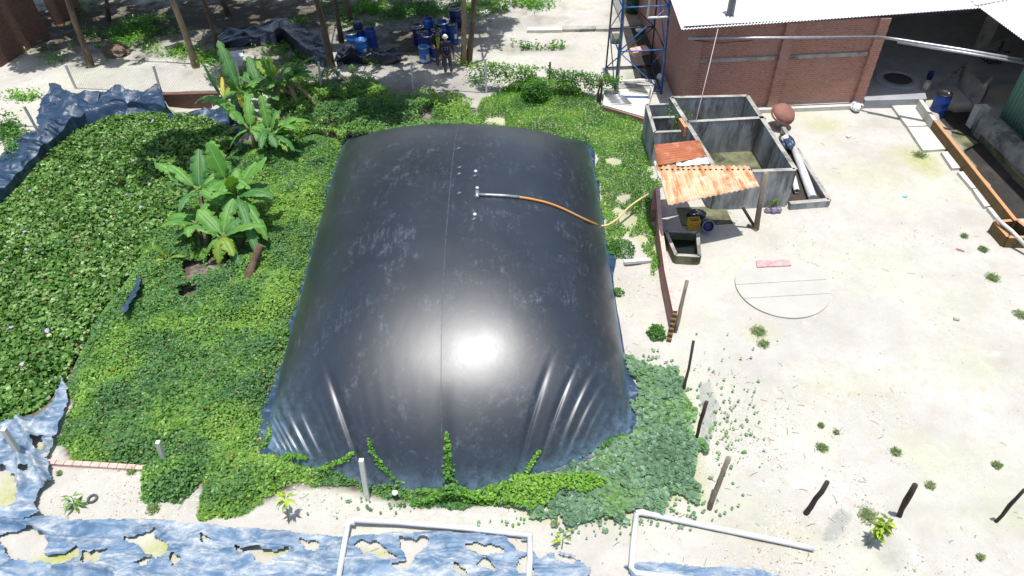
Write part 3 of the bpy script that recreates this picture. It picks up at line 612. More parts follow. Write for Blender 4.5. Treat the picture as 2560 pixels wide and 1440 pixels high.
# ------------------------------------------------ brick shed with white roof (top right)
z_e = 3.3
A = P(1700, 283); B = P(2150, 265); yw = (A.y + B.y) / 2; xl = 6.55; xr = B.x
sh = thing('brick_shed', 'red brick shed with white corrugated roof and dark open bay at its right end', 'shed', (xl, yw, 0))
m = MB(); m.wall((xl + .1, yw), (xr, yw), .2, 0, 3.32, .5); m.build('front_wall', 'brick', sh, uv=True)
m = MB(); m.wall((xl + .1, yw), (xl + .1, yw + 12), .2, 0, 3.30, 0); m.build('side_wall', 'brick_red', sh, uv=True)
m = MB(); m.wall((xl + .2, yw + 12), (24, yw + 12), .2, 0, 4.6); m.wall((xr - .1, yw + .2), (xr - .1, yw + 4), .2, 0, 3.2); m.build('inner_wall', 'brick_old', sh, uv=True)
for px_ in (1712, 1925, 2138):
    q = P(px_, 266 if px_ > 2000 else 275); m = MB()
    x0 = xl + .0 if px_ < 1800 else q.x - .16
    if px_ > 2100: x0 = xr - .34
    for k in range(40):   # toothed pilaster courses
        o = .03 * ((k // 2) % 2); m.box((x0 + .16, yw - .07, k * .082 + .041), (.34 + o, .14, .0815))
    m.build('pilaster', 'brick', sh, uv=True)
for (xa, xb) in ((xl + .35, P(1925, 275).x - .2), (P(1925, 275).x + .2, xr - .36)):
    m = MB(); m.box(((xa + xb) / 2, yw - .02, 2.02), (xb - xa, .06, .13)); m.build('concrete_band', 'concrete', sh)
m = MB(); m.box(((xl + xr) / 2 + 1.2, yw - .14, .08), (xr - xl - 2.4, .28, .16)); m.build('plinth', 'concrete_pale', sh)
# roof: corrugated sheets rising to the back
def corr(name, p00, p10, p11, p01, waves, amp, mat, parent=None, rows=3, label=None, cat=None, jag=0):
    p00, p10, p11, p01 = map(Vector, (p00, p10, p11, p01)); nu = waves * 8 + 1; V = []; UV = []
    W = (p10 - p00).length; L = (p01 - p00).length; nrm = (p10 - p00).cross(p01 - p00).normalized(); nrm = nrm if nrm.z > 0 else -nrm
    for i in range(nu):
        f = i / (nu - 1); off = nrm * amp * math.sin(2 * math.pi * waves * f)
        for j in range(rows):
            g = j / (rows - 1); V.append((p00 * (1 - f) + p10 * f) * (1 - g) + (p01 * (1 - f) + p11 * f) * g + off); UV.append((W * f, L * g))
    og = parent.location.copy() if parent else sum((p00, p10, p11, p01), Vector()) / 4
    V = np.array([v - og for v in V]); o = npmesh(name, V, gridfaces(nu, rows), mat, None, True, np.array(UV))
    sm = o.modifiers.new('thick', 'SOLIDIFY'); sm.thickness = .004
    if parent: o.parent = parent
    else: o.location = og; tag(o, label, cat)
    return o
E1 = P(1703, 74, z_e); E2 = P(2450, 20, 3.45); ye = E1.y
corr('roof', E1, (E2.x, E2.y, 3.45), (E2.x, E2.y + 13, 5.3), (E1.x + .1, E1.y + 13, 5.1), 90, .018, 'roof_white', sh)
m = MB(); m.box(((E1.x + E2.x) / 2, (E1.y + E2.y) / 2 + .1, 3.33), (E2.x - E1.x - .2, .06, .06), math.atan2(E2.y - E1.y, E2.x - E1.x)); m.build('purlin', 'steel_dark', sh)
# wing with green sheet wall
G1 = P(2475, 322); gx0 = G1.x; wz = 3.3
m = MB(); m.wall((gx0, G1.y), (gx0, 8), .5, -.25, .45, -.5); m.build('wing_base', 'concrete', sh, uv=True)
corr('green_wall', (gx0 + .12, G1.y, .45), (gx0 + .12, 8, .45), (gx0 + .12, 8, wz), (gx0 + .12, G1.y, wz), 80, .015, 'green_metal', sh)
e3 = P(2560, 110, wz); e0 = P(2452, 21, wz + .1)
corr('wing_roof', (e0.x - .12, e0.y, 3.47), (e3.x + (e3.x - e0.x) * (8 - e0.y) / (e3.y - e0.y), 8, 3.35), (30, 8, 5.4), (30, e0.y + 14, 5.4), 120, .018, 'roof_white', sh)
corr('wing_roof_back', (e0.x - .2, e0.y + .01, 3.50), (E2.x - .2, E2.y + 13, 5.40), (30, E2.y + 13, 5.5), (30, e0.y + 1, 5.2), 60, .018, 'roof_white', sh)
m = MB(); m.wall((24, yw + 12), (24, 8), .2, 0, 4.8); m.build('far_wall', 'brick_old', sh, uv=True)
# floor of the open bay
fl0 = P(2152, 245, .3); m = MB(); fx1 = P(2312, 244, .3).x
m.prism([(xr + .02, yw - .22), (fx1, yw - .30), (fx1 + .4, yw + .8), (gx0 + .1, yw + 1.2), (24, yw + 1.2), (24, yw + 11.8), (xr + .02, yw + 11.8)], -.3, .32); m.build('floor', 'floor_shed', sh)
m = MB(); c = P(2243, 199, .33); m.lathe([(.52, .02), (.52, .07), (.78, .04), (.85, .0)], 32, c=c); m.build('pit_curb', 'floor_shed', sh)
m = MB(); m.lathe([(.001, .012), (.52, .012)], 32, c=c); m.build('pit', 'black_plastic', sh)  # flat black disc paints in the dark depth of the round opening
m = MB(); q0 = P(2400, 60, 3); m.box((PY(2420, 190, yw + 3).x, yw + 3.0, 1.9), (.35, .35, 3.1)); m.build('column', 'concrete', sh)
# chimney pipe
cb = PY(1824, 42, ye + .75); ct = cb + Vector((0, 0, 3.0)); m = MB(); m.tube([cb - Vector((0, 0, .3)), ct], .13, 16); m.lathe([(.16, 0), (.16, .05), (.13, .06)], 16, c=cb); m.build('flue_pipe', 'pvc_dark', sh)
# pipe running along the wall and across the bay
m = MB(); m.tube([PY(1722, 96, yw - .22), PY(1960, 94, yw - .22), PY(2195, 92, yw - .22)], .045, 8)
m.build('conduit', 'galvanised', sh)
pb = [PY(2195, 92, yw - .22), P(2240, 98, 2.75), P(2400, 123, 2.75), P(2556, 150, 2.75)]
m = MB(); m.tube(pb, .05, 8); m.tube([p + Vector((.02, -.1, -.06)) for p in pb[1:]], .045, 8); m.build('bay_pipe', 'galvanised', sh)
m = MB(); m.tube([PY(1735, 100, yw - .18), PY(1800, 108, yw - .18), PY(1880, 101, yw - .18)], .012, 5); m.build('cable', 'black_plastic', sh)

def drum(loc, mat='drum_blue', ring=True, lid=True, group='blue drums by the trees', label='', h=.86, r=.235, lowfill=False, patch=False, tilt=None):
    t = thing('drum', label, 'drum', loc, group); R = tilt or Matrix.Identity(3)
    prof = [(.001, 0), (r * .9, 0), (r * .97, .03), (r, .10), (r, h * .32), (r * 1.03, h * .345), (r, h * .37), (r, h * .62), (r * 1.03, h * .645), (r, h * .67), (r, h * .9), (r * .95, h * .97)]
    if not lid: prof += [(r * .93, h), (r * .88, h), (r * .88, h * .75), (.001, h * .72)]
    else: prof += [(r * .95, h * .98), (.001, h * .98)]
    m = MB(); m.lathe(prof, 24, R, c=loc); m.build('barrel', mat, t)
    if lid:
        m = MB(); m.lathe([(r * .98, h * .96), (r * .99, h * 1.0), (r * .9, h * 1.015), (r * .82, h * .985), (.001, h * .985)], 24, R, c=loc); m.build('lid', 'black_plastic', t)
        m = MB(); m.lathe([(.03, h * .99), (.03, h * 1.01), (.001, h * 1.01)], 10, R, c=Vector(loc) + R @ Vector((r * .5, 0, 0))); m.build('bung', 'white_paint', t)
    if ring:
        m = MB(); m.lathe([(r * .98, h * .93), (r * 1.06, h * .94), (r * 1.06, h * .975), (r * .98, h * .985)], 24, R, c=loc); m.build('clamp_ring', 'galvanised', t)
    if lowfill:
        m = MB(); m.lathe([(r * 1.004, .10), (r * 1.004, h * .31)], 24, R, c=loc); m.build('faded_band', 'pvc', t)
    if patch:
        m = MB(); q = Vector(loc) + Vector((r * .6, -r * .82, h * .45)); m.box(q, (.13, .012, .2), .63); m.build('paper_label', 'white_paint', t)
    return t
g2 = 'drums standing behind the two people'; g1 = 'drums grouped behind the spread plastic sheet'
for (px_, py_, mt, rg, ld, lb, fl, pt, hh, rr) in (
    (1050, 112, 'drum_navy', 1, 1, 'dark drum with shiny black lid, leftmost of the drums behind the people', 0, 0, .86, .26),
    (1076, 102, 'drum_blue', 0, 0, 'tall blue open drum at the back, second from the left behind the people', 0, 0, 1.0, .25),
    (1061, 122, 'drum_blue', 1, 1, 'blue drum in the middle of the left row just behind the open ringed drum', 0, 0, .8, .235),
    (1074, 134, 'drum_navy', 1, 0, 'navy open drum with pale rim ring, directly behind the bright front drum', 0, 0, .86, .24),
    (1064, 156, 'drum_sky', 1, 0, 'bright blue drum with pale faded bottom, frontmost and left of the people', 1, 1, .72, .235),
    (1096, 120, 'drum_blue', 1, 1, 'blue drum half hidden behind the head of the person in yellow', 0, 0, .86, .235),
    (1110, 106, 'drum_blue', 1, 0, 'wide open blue drum behind the yellow shirted person', 0, 0, .95, .28),
    (1133, 108, 'drum_blue', 0, 1, 'blue drum with a white paper patch on top, right of the people', 0, 1, .86, .255),
    (1141, 66, 'drum_navy', 1, 1, 'dark blue drum standing alone further back beside the double tree trunk', 0, 0, .86, .28),
    (1091, 152, 'drum_blue', 1, 1, 'short blue drum squeezed between bright front drum and person in yellow', 1, 0, .66, .2)):
    drum(P(px_, py_), mt, rg, ld, g2, lb, hh, rr, fl, pt)
for (px_, py_, z, mt, rg, ld, lb, hh, rr) in (
    (886, 128, 0, 'drum_sky', 1, 1, 'bright blue drum at the left of the tarpaulin group', .86, .24),
    (932, 122, 0, 'drum_blue', 0, 0, 'blue open drum at the right rear of the tarpaulin group', .9, .26),
    (910, 146, 0, 'drum_sky', 1, 0, 'blue drum with open top at the front of the tarpaulin group', .86, .25),
    (905, 118, 0, 'drum_blue', 0, 1, 'blue drum at the back of the tarpaulin group carrying another drum', .80, .24),
    (905, 118, .84, 'drum_navy', 1, 1, 'small dark drum stacked on top of the tarpaulin group', .36, .21)):
    drum(P(px_, py_) + Vector((0, 0, z)), mt, rg, ld, g1, lb, hh, rr, False, 'front' in lb)
drum(P(2345, 275, .0) + Vector((0, 0, -.2)), 'drum_blue', 0, 1, None, 'blue drum standing beside the low wall in front of the open bay', .86, .27)
# things inside the open bay
t = thing('fan_guard', 'round wire fan guard leaning in the dark bay under the roof corner', 'fan', PY(2500, 135, yw + 2.2))
m = MB(); c = t.location
for r in (.1, .2, .3, .4, .5, .6): m.tube([c + Vector((r * math.cos(a), .04 * (1 - r), r * math.sin(a))) for a in np.linspace(0, 2 * math.pi, 30)], .008, 4, False)
for a in np.linspace(0, 2 * math.pi, 17)[:-1]: m.tube([c, c + Vector((.6 * math.cos(a), 0, .6 * math.sin(a)))], .007, 4)
m.build('wire_grille', 'galvanised', t); m = MB()
for a in range(4): m.box(c + Vector((.25 * math.cos(a * 1.57), .12, .25 * math.sin(a * 1.57))), (.4, .02, .16), tilt=Matrix.Rotation(-a * 1.57, 3, 'Y') @ Matrix.Rotation(.4, 3, 'X'))
m.build('blades', 'steel_dark', t); m = MB(); m.box(c + Vector((0, .3, -.7)), (.5, .5, .9)); m.build('stand', 'steel_dark', t)
m = MB(); a_, b_ = P(2340, 215, .35), P(2415, 160, .9)
for k in range(3): m.tube([a_ + Vector((.06 * k, 0, 0)), b_ + Vector((.04 * k, .05 * k, 0))], .018, 6)
m.box(a_.lerp(b_, .55) + Vector((.05, .04, 0)), (.3, .14, .06), .6); tag(m.build('hand_tools', 'wood_grey'), 'bundle of long handled tools leaning beside the round pit in the bay', 'tools')
for (px_, py_, rr, hh, mt, lb, nm) in ((2312, 225, .13, .34, 'concrete', 'grey cement pot standing right of the round pit', 'pot'), (2322, 198, .11, .3, 'drum_navy', 'small dark bucket behind the grey pot in the bay', 'bucket')):
    m = MB(); m.lathe([(.001, 0), (rr * .8, 0), (rr, hh * .6), (rr * .9, hh * .9), (rr * .98, hh), (rr * .8, hh), (rr * .75, hh * .7), (.001, hh * .6)], 18, c=P(px_, py_, .33)); tag(m.build(nm, mt), lb, nm)
m = MB(); m.wall(P(2400, 195, .3), P(2450, 248, .3), .12, .0, .75); m.wall(P(2448, 246, .3), P(2465, 228, .3), .12, .0, .85); tag(m.build('trough_wall', 'concrete'), 'pale concrete trough wall in the shade of the open bay', 'wall')
m = MB()
for k in range(5):
    for j in range(2): q = P(2490, 262); m.box((gx0 - .35 + j * .22, G1.y + .5 - .0 * k, -.1 + k * .16), (.2, .3, .15))
tag(m.build('block_stack', 'concrete_pale', uv=True), 'stack of pale hollow blocks leaning by the corner of the green wall', 'blocks')
m = MB(); m.prism([P(2338, 322, 0)[:2], P(2395, 318, 0)[:2], P(2450, 350, 0)[:2], P(2400, 375, 0)[:2]], -.24, -.1); tag(m.build('drain_slab', 'moss_shade_concrete'), 'dark mossy slab lying in the drain behind the low wall', 'slab')
m = MB(); pts = [P(a, b, -.22) for a, b in ((2430, 330), (2480, 380), (2540, 450), (2640, 540))]
for i in range(3): m.wall(pts[i], pts[i + 1], .12, -.3, .0)
tag(m.build('drain_wall', 'moss_shade_concrete'), 'low mossy drain edge running below the green wall', 'wall')
m = MB(); m.prism([(p[0], p[1]) for p in ALLEY], -.3, -.225); tag(m.build('drain_floor', 'wet_shade_soil'), kind='structure')
# orange low wall, end box, slabs
w0, w1, w2 = P(2302, 249, .42), P(2338, 300, .42), P(2540, 551, .42)
lw = thing('low_wall', 'low wall on the right, plastered at its far end and bare orange brick for the rest', 'wall', (w1.x, w1.y, 0))
m = MB(); m.wall(w0, w1, .13, -.25, .42); m.build('plastered_end', 'concrete_pale', lw); m = MB(); m.wall(w1, w2, .10, -.25, .40); m.build('brick_run', 'brick_brown', lw, uv=True)
simple('brick_top', (.62, .30, .14), (.50, .22, .09), 10, .8, .3, 25)
m = MB(); m.wall(w1, w2, .104, .403, .425); m.build('top_course', 'brick_top', lw)
bx_ = [P(2488, 552, .38), P(2522, 590, .38), P(2600, 592, .38), P(2545, 548, .38)]
eb = thing('drain_box', 'small open brick drain box at the near end of the low orange wall', 'drain box', (bx_[0].x, bx_[0].y, 0))
for i in range(4): m = MB(); m.wall(bx_[i], bx_[(i + 1) % 4], .1, 0, .34); m.build('wall', 'brick_brown', eb, uv=True); m = MB(); m.wall(bx_[i], bx_[(i + 1) % 4], .104, .343, .36); m.build('rim', 'brick_top', eb)
m = MB(); m.prism([p[:2] for p in bx_], .0, .06); m.build('floor', 'wet_shade_soil', eb)
m = MB(); m.tube([P(2490, 545, .5), P(2530, 578, .45), P(2575, 625, .2)], .05, 10); tag(m.build('drain_pipe', 'pvc'), 'short grey pipe crossing the brick drain box', 'pipe')
for i, (q, lb) in enumerate((([(2230, 266), (2291, 263), (2328, 315), (2268, 318)], 'mossy pale slab nearest the open bay, against the plastered wall end'), ([(2269, 320), (2331, 318), (2372, 374), (2307, 378)], 'largest smooth grey slab, second from the bay along the low wall'),
    ([(2352, 382), (2381, 379), (2409, 421), (2380, 423)], 'small pale slab, third from the bay along the low wall'), ([(2393, 432), (2420, 430), (2457, 471), (2428, 473)], 'small pale slab, fourth from the bay along the low wall'),
    ([(2430, 475), (2459, 473), (2494, 516), (2460, 519)], 'small pale slab, fifth from the bay along the low wall'), ([(2467, 522), (2497, 520), (2532, 552), (2492, 553)], 'greenish slab, last before the brick drain box'))):
    m = MB(); m.prism([P(a, b, .06)[:2] for a, b in q], -.02, .09 + .004 * i); tag(m.build('paving_slab', 'concrete_pale'), lb, 'slab', 'slabs laid along the low wall')

# ------------------------------------------------ concrete tanks
ZT = 1.3
t = thing('concrete_tank', 'weathered open concrete tank with two large basins in front of the brick shed', 'tank', P(1870, 420))
c1, c2, c3, c4 = P(1678, 244, ZT), P(1868, 240, ZT), P(1988, 424, ZT), P(1795, 432, ZT); d1, d2 = P(1718, 305, ZT), P(1913, 294, ZT)
def tw(a, b, th=.13, z0=0, z1=ZT, par=None, mat='tank_concrete', cap=True):
    m = MB(); m.wall(a, b, th, z0, z1); m.build('wall', mat, par, uv=True)
    if cap: m = MB(); m.wall(a, b, th + .01, z1 + .003, z1 + .02); m.build('rim', 'concrete', par)
for a, b in ((c1, c2), (c2, c3), (c3, c4), (c4, c1), (d1, d2)): tw(a, b, par=t)
m = MB(); m.prism([p[:2] for p in (c1, c2, c3, c4)], .02, .10); m.build('floor', 'moss_shade_concrete', t)
t = thing('concrete_tank', 'narrow concrete tank with two small cells at the left of the big tank', 'tank', P(1640, 400)); z2 = 1.25
e1, e2, e3_, e4 = P(1617, 262, z2), P(1672, 261, z2), P(1702, 328, z2), P(1637, 331, z2); f1, f2 = P(1628, 295, z2), P(1686, 293, z2)
for a, b in ((e1, e2), (e4, e1), (e3_, e4), (f1, f2)): tw(a, b, .1, 0, z2, t)
m = MB(); m.prism([p[:2] for p in (e1, e2, e3_, e4)], .02, .3); m.build('floor', 'moss_shade_concrete', t)
m = MB(); m.wall(P(1700, 298, 1.3), P(1714, 320, 1.3), .1, 1.0, 1.34); tag(m.build('broken_wall', 'brick_top', uv=True), 'short broken piece of wall with brick end between the two tanks', 'wall')
q = P(1690, 300, 1.0); C_ = np.array(q) + RNG.normal(size=(260, 3)) * np.array([.22, .2, .16]); tag(leafcloud('creeper', C_, .09, [(.07, .20, .04), (.10, .26, .05)]), 'leafy creeper growing over the edge between the tanks', 'plant')
t = thing('pipe_trench', 'tapering trench edged with a low concrete wall at the right of the tank', 'trench', P(2075, 505))
h1, h2, h3 = P(1958, 318, .22), P(2073, 500, .22), P(1975, 508, .22); tw(h1, h2, .12, -.05, .22, t); tw(h2, h3, .14, -.05, .22, t)
m = MB(); m.prism([h1[:2], h2[:2], h3[:2], P(1950, 330, .2)[:2]], .0, .035); m.build('floor', 'humus', t)
m = MB(); m.tube([P(1985, 372, .2), P(2008, 430, .16), P(2032, 496, .16)], [.10, .125, .13], 14); tag(m.build('plastic_pipe', 'pvc'), 'long pale grey pipe lying in the trench beside the tank', 'pipe')
m = MB(); a_, b_ = P(1980, 430, .16), P(1992, 478, .16); m.tube([a_, b_], .085, 14, False); m.tube([b_, a_], .07, 14, False); tag(m.build('plastic_pipe', 'white_paint'), 'short open-ended white pipe at the tank foot in the trench', 'pipe')
C0 = P(1968, 362, .2)
def rag(name, c, rx, ry, rz, mat, label, cat, k=0, n=26, crease=.5):
    u = np.linspace(0, 2 * np.pi, n * 2); v = np.linspace(0.02, np.pi - .02, n); U, Vv = np.meshgrid(u, v, indexing='ij')
    x = np.cos(U) * np.sin(Vv); y = np.sin(U) * np.sin(Vv); z = np.cos(Vv); r = 1 + crease * (ridge(x * 1.6 + 5 + z, y * 1.6 + 5 - z, 3, k) - .5)
    V = np.stack([x * r * rx, y * r * ry, np.maximum(z * r, -.6) * rz + rz * .6], -1).reshape(-1, 3); o = npmesh(name, V, gridfaces(n * 2, n), mat, None, False); o.location = c; return tag(o, label, cat)
rag('plastic_bag', C0, .2, .35, .16, 'liner_blue', 'crumpled blue and black plastic bag stuffed beside the long grey pipe', 'bag', 3)
rag('cement_sack', P(1962, 352, .3), .12, .12, .12, 'sack', 'small white sack at the far end of the pipe trench', 'sack', 4)
# terracotta dome
t = thing('terracotta_dome', 'reddish terracotta dome lid tilted on the tank corner by the shed wall', 'lid', P(1952, 310, .15)); Rt = Matrix.Rotation(math.radians(24), 3, 'X') @ Matrix.Rotation(math.radians(12), 3, 'Y')
m = MB(); m.lathe([(.41 * math.cos(a), .23 * math.sin(a) + .06) for a in np.linspace(0, math.pi / 2 - .01, 12)], 28, Rt, c=t.location + Vector((0, .05, .35))); m.build('dome', 'terracotta', t)
m = MB(); m.lathe([(.41, .03), (.44, .035), (.44, -.03), (.35, -.035)], 28, Rt, c=t.location + Vector((0, .05, .35))); m.build('rim', 'terracotta', t)
m = MB(); m.box(t.location + Vector((.02, .05, .1)), (.3, .3, .35)); m.build('support', 'concrete', t)
rag('cement_sack', P(2137, 272, .05), .14, .24, .14, 'sack', 'white cement sack slumped at the foot of the corner pilaster', 'sack', 9, 20, .8)
# small square pit
t = thing('square_pit', 'small square concrete pit beside the brick boundary wall', 'pit', P(1710, 615)); zq = .28
q1, q2, q3, q4 = P(1664, 578, zq), P(1744, 582, zq), P(1749, 641, zq), P(1690, 638, zq)
for a, b in ((q1, q2), (q2, q3), (q3, q4), (q4, q1)): tw(a, b, .09, 0, zq, t, 'moss_shade_concrete')
m = MB(); m.prism([p[:2] for p in (q1, q2, q3, q4)], .0, .03); m.build('floor', 'water_dark', t)

# ------------------------------------------------ lean-to roofs
lt = thing('lean_to', 'rusty corrugated sheet lean-to propped on a wooden post in front of the tank', 'lean-to', P(1780, 540))
corr('roof_sheet', P(1640, 412, 1.95), P(1872, 415, 1.98), P(1899, 466, 1.78), P(1670, 514, 1.72), 17, .022, 'rust_pale', lt, 6)
corr('upper_sheet', P(1645, 414, 1.99), P(1635, 362, 2.06), P(1747, 350, 2.10), P(1768, 392, 2.03), 9, .018, 'rust_orange', lt, 6)
corr('patch_sheet', P(1690, 412, 2.0), P(1763, 389, 2.03), P(1774, 409, 2.01), P(1700, 416, 1.99), 3, .012, 'roof_white', lt, 3)
m = MB(); m.tube([P(1637, 405, 1.9), P(1652, 448, 1.86)], .05, 6); m.build('beam_end', 'concrete_pale', lt)
m = MB(); pb_ = P(1890, 574); m.tube([pb_, PY(1900, 510, pb_.y + .04), PY(1916, 432, pb_.y + .1)], [.085, .075, .07], 9); m.tube([P(1892, 578, .02), P(1868, 563, .03)], .04, 6); m.build('post', 'wood_grey', lt)
m = MB(); m.tube([P(1885, 565, .1), P(1858, 520, .7)], .045, 7); m.build('brace', 'wood_dark', lt)
for a_, b_ in ((P(1645, 425, 1.9), P(1880, 425, 1.92)), (P(1668, 505, 1.68), P(1895, 460, 1.74))):
    m = MB(); m.tube([a_, b_], .035, 6); m.build('rafter', 'wood_dark', lt)
m = MB(); m.box(P(1760, 540) + Vector((0, 0, .012)), (1.5, .9, .024)); tag(m.build('lean_to_shade', 'moss_shade_concrete'), 'thin dark sheet painting in the shade cast by the rusty lean-to', 'slab')  # dark sheet laid where the roof's shadow falls, shade put into the colour
# crate
t = thing('plastic_crate', 'yellow plastic crate standing beside the square pit', 'crate', P(1735, 578)); c = t.location + Vector((0, .15, 0)); m = MB()
W_, D_, H_ = .34, .26, .30
for k in range(5):
    z = .03 + k * (H_ - .03) / 4; th = .035 if k in (0, 4) else .018
    for sx, sy, lx, ly in ((0, -1, W_, .02), (0, 1, W_, .02), (-1, 0, .02, D_ - .04), (1, 0, .02, D_ - .04)): m.box(c + Vector((sx * (W_ / 2 - .01), sy * (D_ / 2 - .01), z)), (lx, ly, th))
for i in range(7):
    for sy in (-1, 1): m.box(c + Vector((-W_ / 2 + .02 + i * (W_ - .04) / 6, sy * (D_ / 2 - .024), H_ / 2)), (.016, .008, H_ - .03))
m.build('slatted_sides', 'yellow_plastic', t); m = MB(); m.box(c + Vector((0, 0, .012)), (W_ - .04, D_ - .04, .02)); m.build('base', 'yellow_plastic', t)
drum(P(1766, 584) + Vector((0, .25, .17)), 'drum_navy', 1, 0, None, 'pale rimmed blue open tub lying on its side behind the yellow crate', .34, .17, tilt=Matrix.Rotation(1.15, 3, 'X') @ Matrix.Rotation(0, 3, 'Y'))  # navy barrel colour stands in for the shaded inside of the pale tub
rag('plastic_bag', P(1740, 540, .05), .26, .16, .12, 'liner_dark', 'dark plastic bag bundled in the shade behind the yellow crate', 'bag', 14)
t = thing('potted_plant', 'strappy green plant set in a purple and white plastic bundle by the tank corner', 'plant', P(1932, 530)); m = MB()
for i in range(16):
    a = random.uniform(0, 6.28); l = random.uniform(.25, .42); b = t.location + Vector((random.uniform(-.12, .12), .05, .12)); e = b + Vector((math.cos(a) * .18, math.sin(a) * .12, l)); s_v = Vector((-math.sin(a), math.cos(a), 0)) * .022
    md = b.lerp(e, .55) + Vector((0, 0, .05)); m.add([b - s_v * .5, b + s_v * .5, md + s_v, md - s_v, e], [(0, 1, 2, 3), (3, 2, 4)], True)
m.build('foliage', 'petiole', t)
simple('bundle', (.30, .26, .34), (.10, .08, .12), 16, .5, .4, 20); m = MB()
for dx, dy, r in ((-.17, 0, .1), (-.02, -.03, .12), (.14, -.02, .11), (.05, .06, .1)):
    m.lathe([(.001, 0), (r * .8, .01), (r, r * .8), (r * .7, r * 1.5), (.001, r * 1.6)], 9, c=t.location + Vector((dx, dy, 0)), smooth=False)
m.build('bundle', 'bundle', t)

# ------------------------------------------------ brick boundary wall left of the yard
bw = thing('boundary_wall', 'thin red brick wall between the weedy strip and the bare yard', 'wall', P(1660, 650)); hz = .62
wp = [P(1644, 468, hz), P(1652, 575, hz), P(1667, 680, hz), P(1688, 778, hz)]
m = MB()
for i in range(3): m.wall(wp[i], wp[i + 1] if i == 2 else wp[i + 1].lerp(wp[i], -.01), .11, -.15, hz - .01 * i)
m.build('brick_face', 'brick_red', bw, uv=True)
m = MB(); a_, b_ = wp[3], P(1672, 852, .05)
for k in range(6):
    p = a_.lerp(b_, (k + .5) / 6); p2 = a_.lerp(b_, k / 6); p3 = a_.lerp(b_, (k + 1) / 6); m.wall(p2, p3, .115, -.15, hz * (1 - (k + .6) / 6.6))
m.build('stepped_end', 'brick_brown', bw, uv=True)
m = MB(); m.wall(P(1640, 462, hz), P(1632, 540, .2), .14, -.1, hz * .7); m.build('return_pier', 'brick_red', bw, uv=True)
m = MB()
for i in range(3): m.wall(wp[i], wp[i + 1], .114, hz + .002, hz + .02)
simple('brick_pink', (.60, .32, .27), (.66, .46, .40), 9, .85, .4, 25); m.build('top_course', 'brick_pink', bw)

# ------------------------------------------------ round slab cover with plank
t = thing('round_cover', 'large round concrete cover lying flush in the pale yard', 'cover', P(1955, 716)); c = t.location; rad = 1.23
ys = [-1.3, -.42, .12, 1.3]
for k in range(3):
    pts = []
    for a in np.linspace(0, 2 * math.pi, 100)[:-1]:
        x, y = rad * math.cos(a), rad * 1.0 * math.sin(a); 
        if ys[k] + .004 <= y <= ys[k + 1] - .004: pts.append((x, y))
    pts2 = []
    for yy in (ys[k] + .004, ys[k + 1] - .004):
        if abs(yy) < rad: xx = math.sqrt(rad * rad - yy * yy); pts2 += [(xx, yy), (-xx, yy)]
    al = pts + pts2; cx = sum(p[0] for p in al) / len(al); cy = sum(p[1] for p in al) / len(al); al.sort(key=lambda p: math.atan2(p[1] - cy, p[0] - cx))
    m = MB(); m.prism([(c.x + p[0], c.y + p[1] + .02 * p[0]) for p in al], -.03, .045 + .004 * k); m.build('panel', 'yard_cover' if 'yard_cover' in M else simple('yard_cover', (.445, .43, .39), (.40, .385, .345), 1.6, .95, .3, 30).name, t)
m = MB(); m.prism([p[:2] for p in PP([(1890, 652), (1972, 650), (1978, 664), (1893, 668)], .08)], .05, .09); tag(m.build('plank', 'red_plank'), 'faded red plank lying on the round concrete cover', 'plank')

# ------------------------------------------------ blue lattice tower
tb = [P(1537, 240), P(1657, 246)]; L0 = (tb[1] - tb[0]).length; yy = tb[0].y
tr = thing('lattice_tower', 'blue painted lattice tower with cross braces standing left of the brick shed', 'tower', ((tb[0].x + tb[1].x) / 2, yy + L0 / 2, 0))
cn = [Vector((tb[0].x, yy, 0)), Vector((tb[1].x, yy, 0)), Vector((tb[1].x, yy + L0 * 1.25, 0)), Vector((tb[0].x - .05, yy + L0 * 1.25, 0))]; cc_ = sum(cn, Vector()) / 4
def tc(i, z): return cn[i].lerp(cc_ + Vector((0, 0, 0)), z * .025) + Vector((0, 0, z))
for i in range(4):
    m = MB(); m.tube([tc(i, 0), tc(i, 4), tc(i, 8.5)], .045 if i < 2 else .035, 6); m.build('leg', 'steel_blue' if i < 2 else 'steel_dark', tr)
    for z in (.12, 1.75, 3.35, 5.0, 6.7, 8.4):
        m = MB(); m.tube([tc(i, z), tc((i + 1) % 4, z)], .028, 6); m.build('strut', 'steel_blue' if i in (0, 3) else 'steel_dark', tr)
    for k, (z, z2_) in enumerate(((.12, 1.75), (1.75, 3.35), (3.35, 5.0), (5.0, 6.7), (6.7, 8.4))):
        m = MB(); a_, b_ = (i, (i + 1) % 4) if k % 2 else ((i + 1) % 4, i)
        m.tube([tc(a_, z), tc(b_, z2_)], .024, 6); m.build('brace', 'steel_blue' if i != 2 else 'steel_dark', tr)
for q0_, q1_ in ((.0, .5),):
    m = MB(); m.tube([tc(0, 0) + Vector((.1, .1, 0)), tc(0, 0) + Vector((.16, .1, 8))], .03, 6); m.build('riser_pipe', 'galvanised', tr)
    m = MB(); m.tube([tc(0, 2.95).lerp(tc(1, 2.95), .55), tc(0, 2.95).lerp(tc(1, 2.95), 1.05)], .045, 8); m.tube([tc(0, 2.95).lerp(tc(1, 2.95), .55), tc(0, 6).lerp(tc(1, 6), .6)], .04, 8); m.build('white_pipe', 'white_paint', tr)
m = MB(); m.prism([p[:2] for p in PP([(1512, 205), (1600, 196), (1640, 200), (1612, 292), (1570, 280), (1508, 262)], .25)], -.1, .25); pf = m.build('tower_plinth', 'concrete_pale'); tag(pf, 'pale concrete platform under the foot of the blue tower', 'platform')
m = MB(); a_, b_ = P(1512, 264, .2), P(1612, 294, .2); m.wall(a_, b_, .1, -.15, .2, -.5); tag(m.build('retaining_wall', 'brick_red', uv=True), 'short brick retaining wall below the tower platform', 'wall')
m = MB()
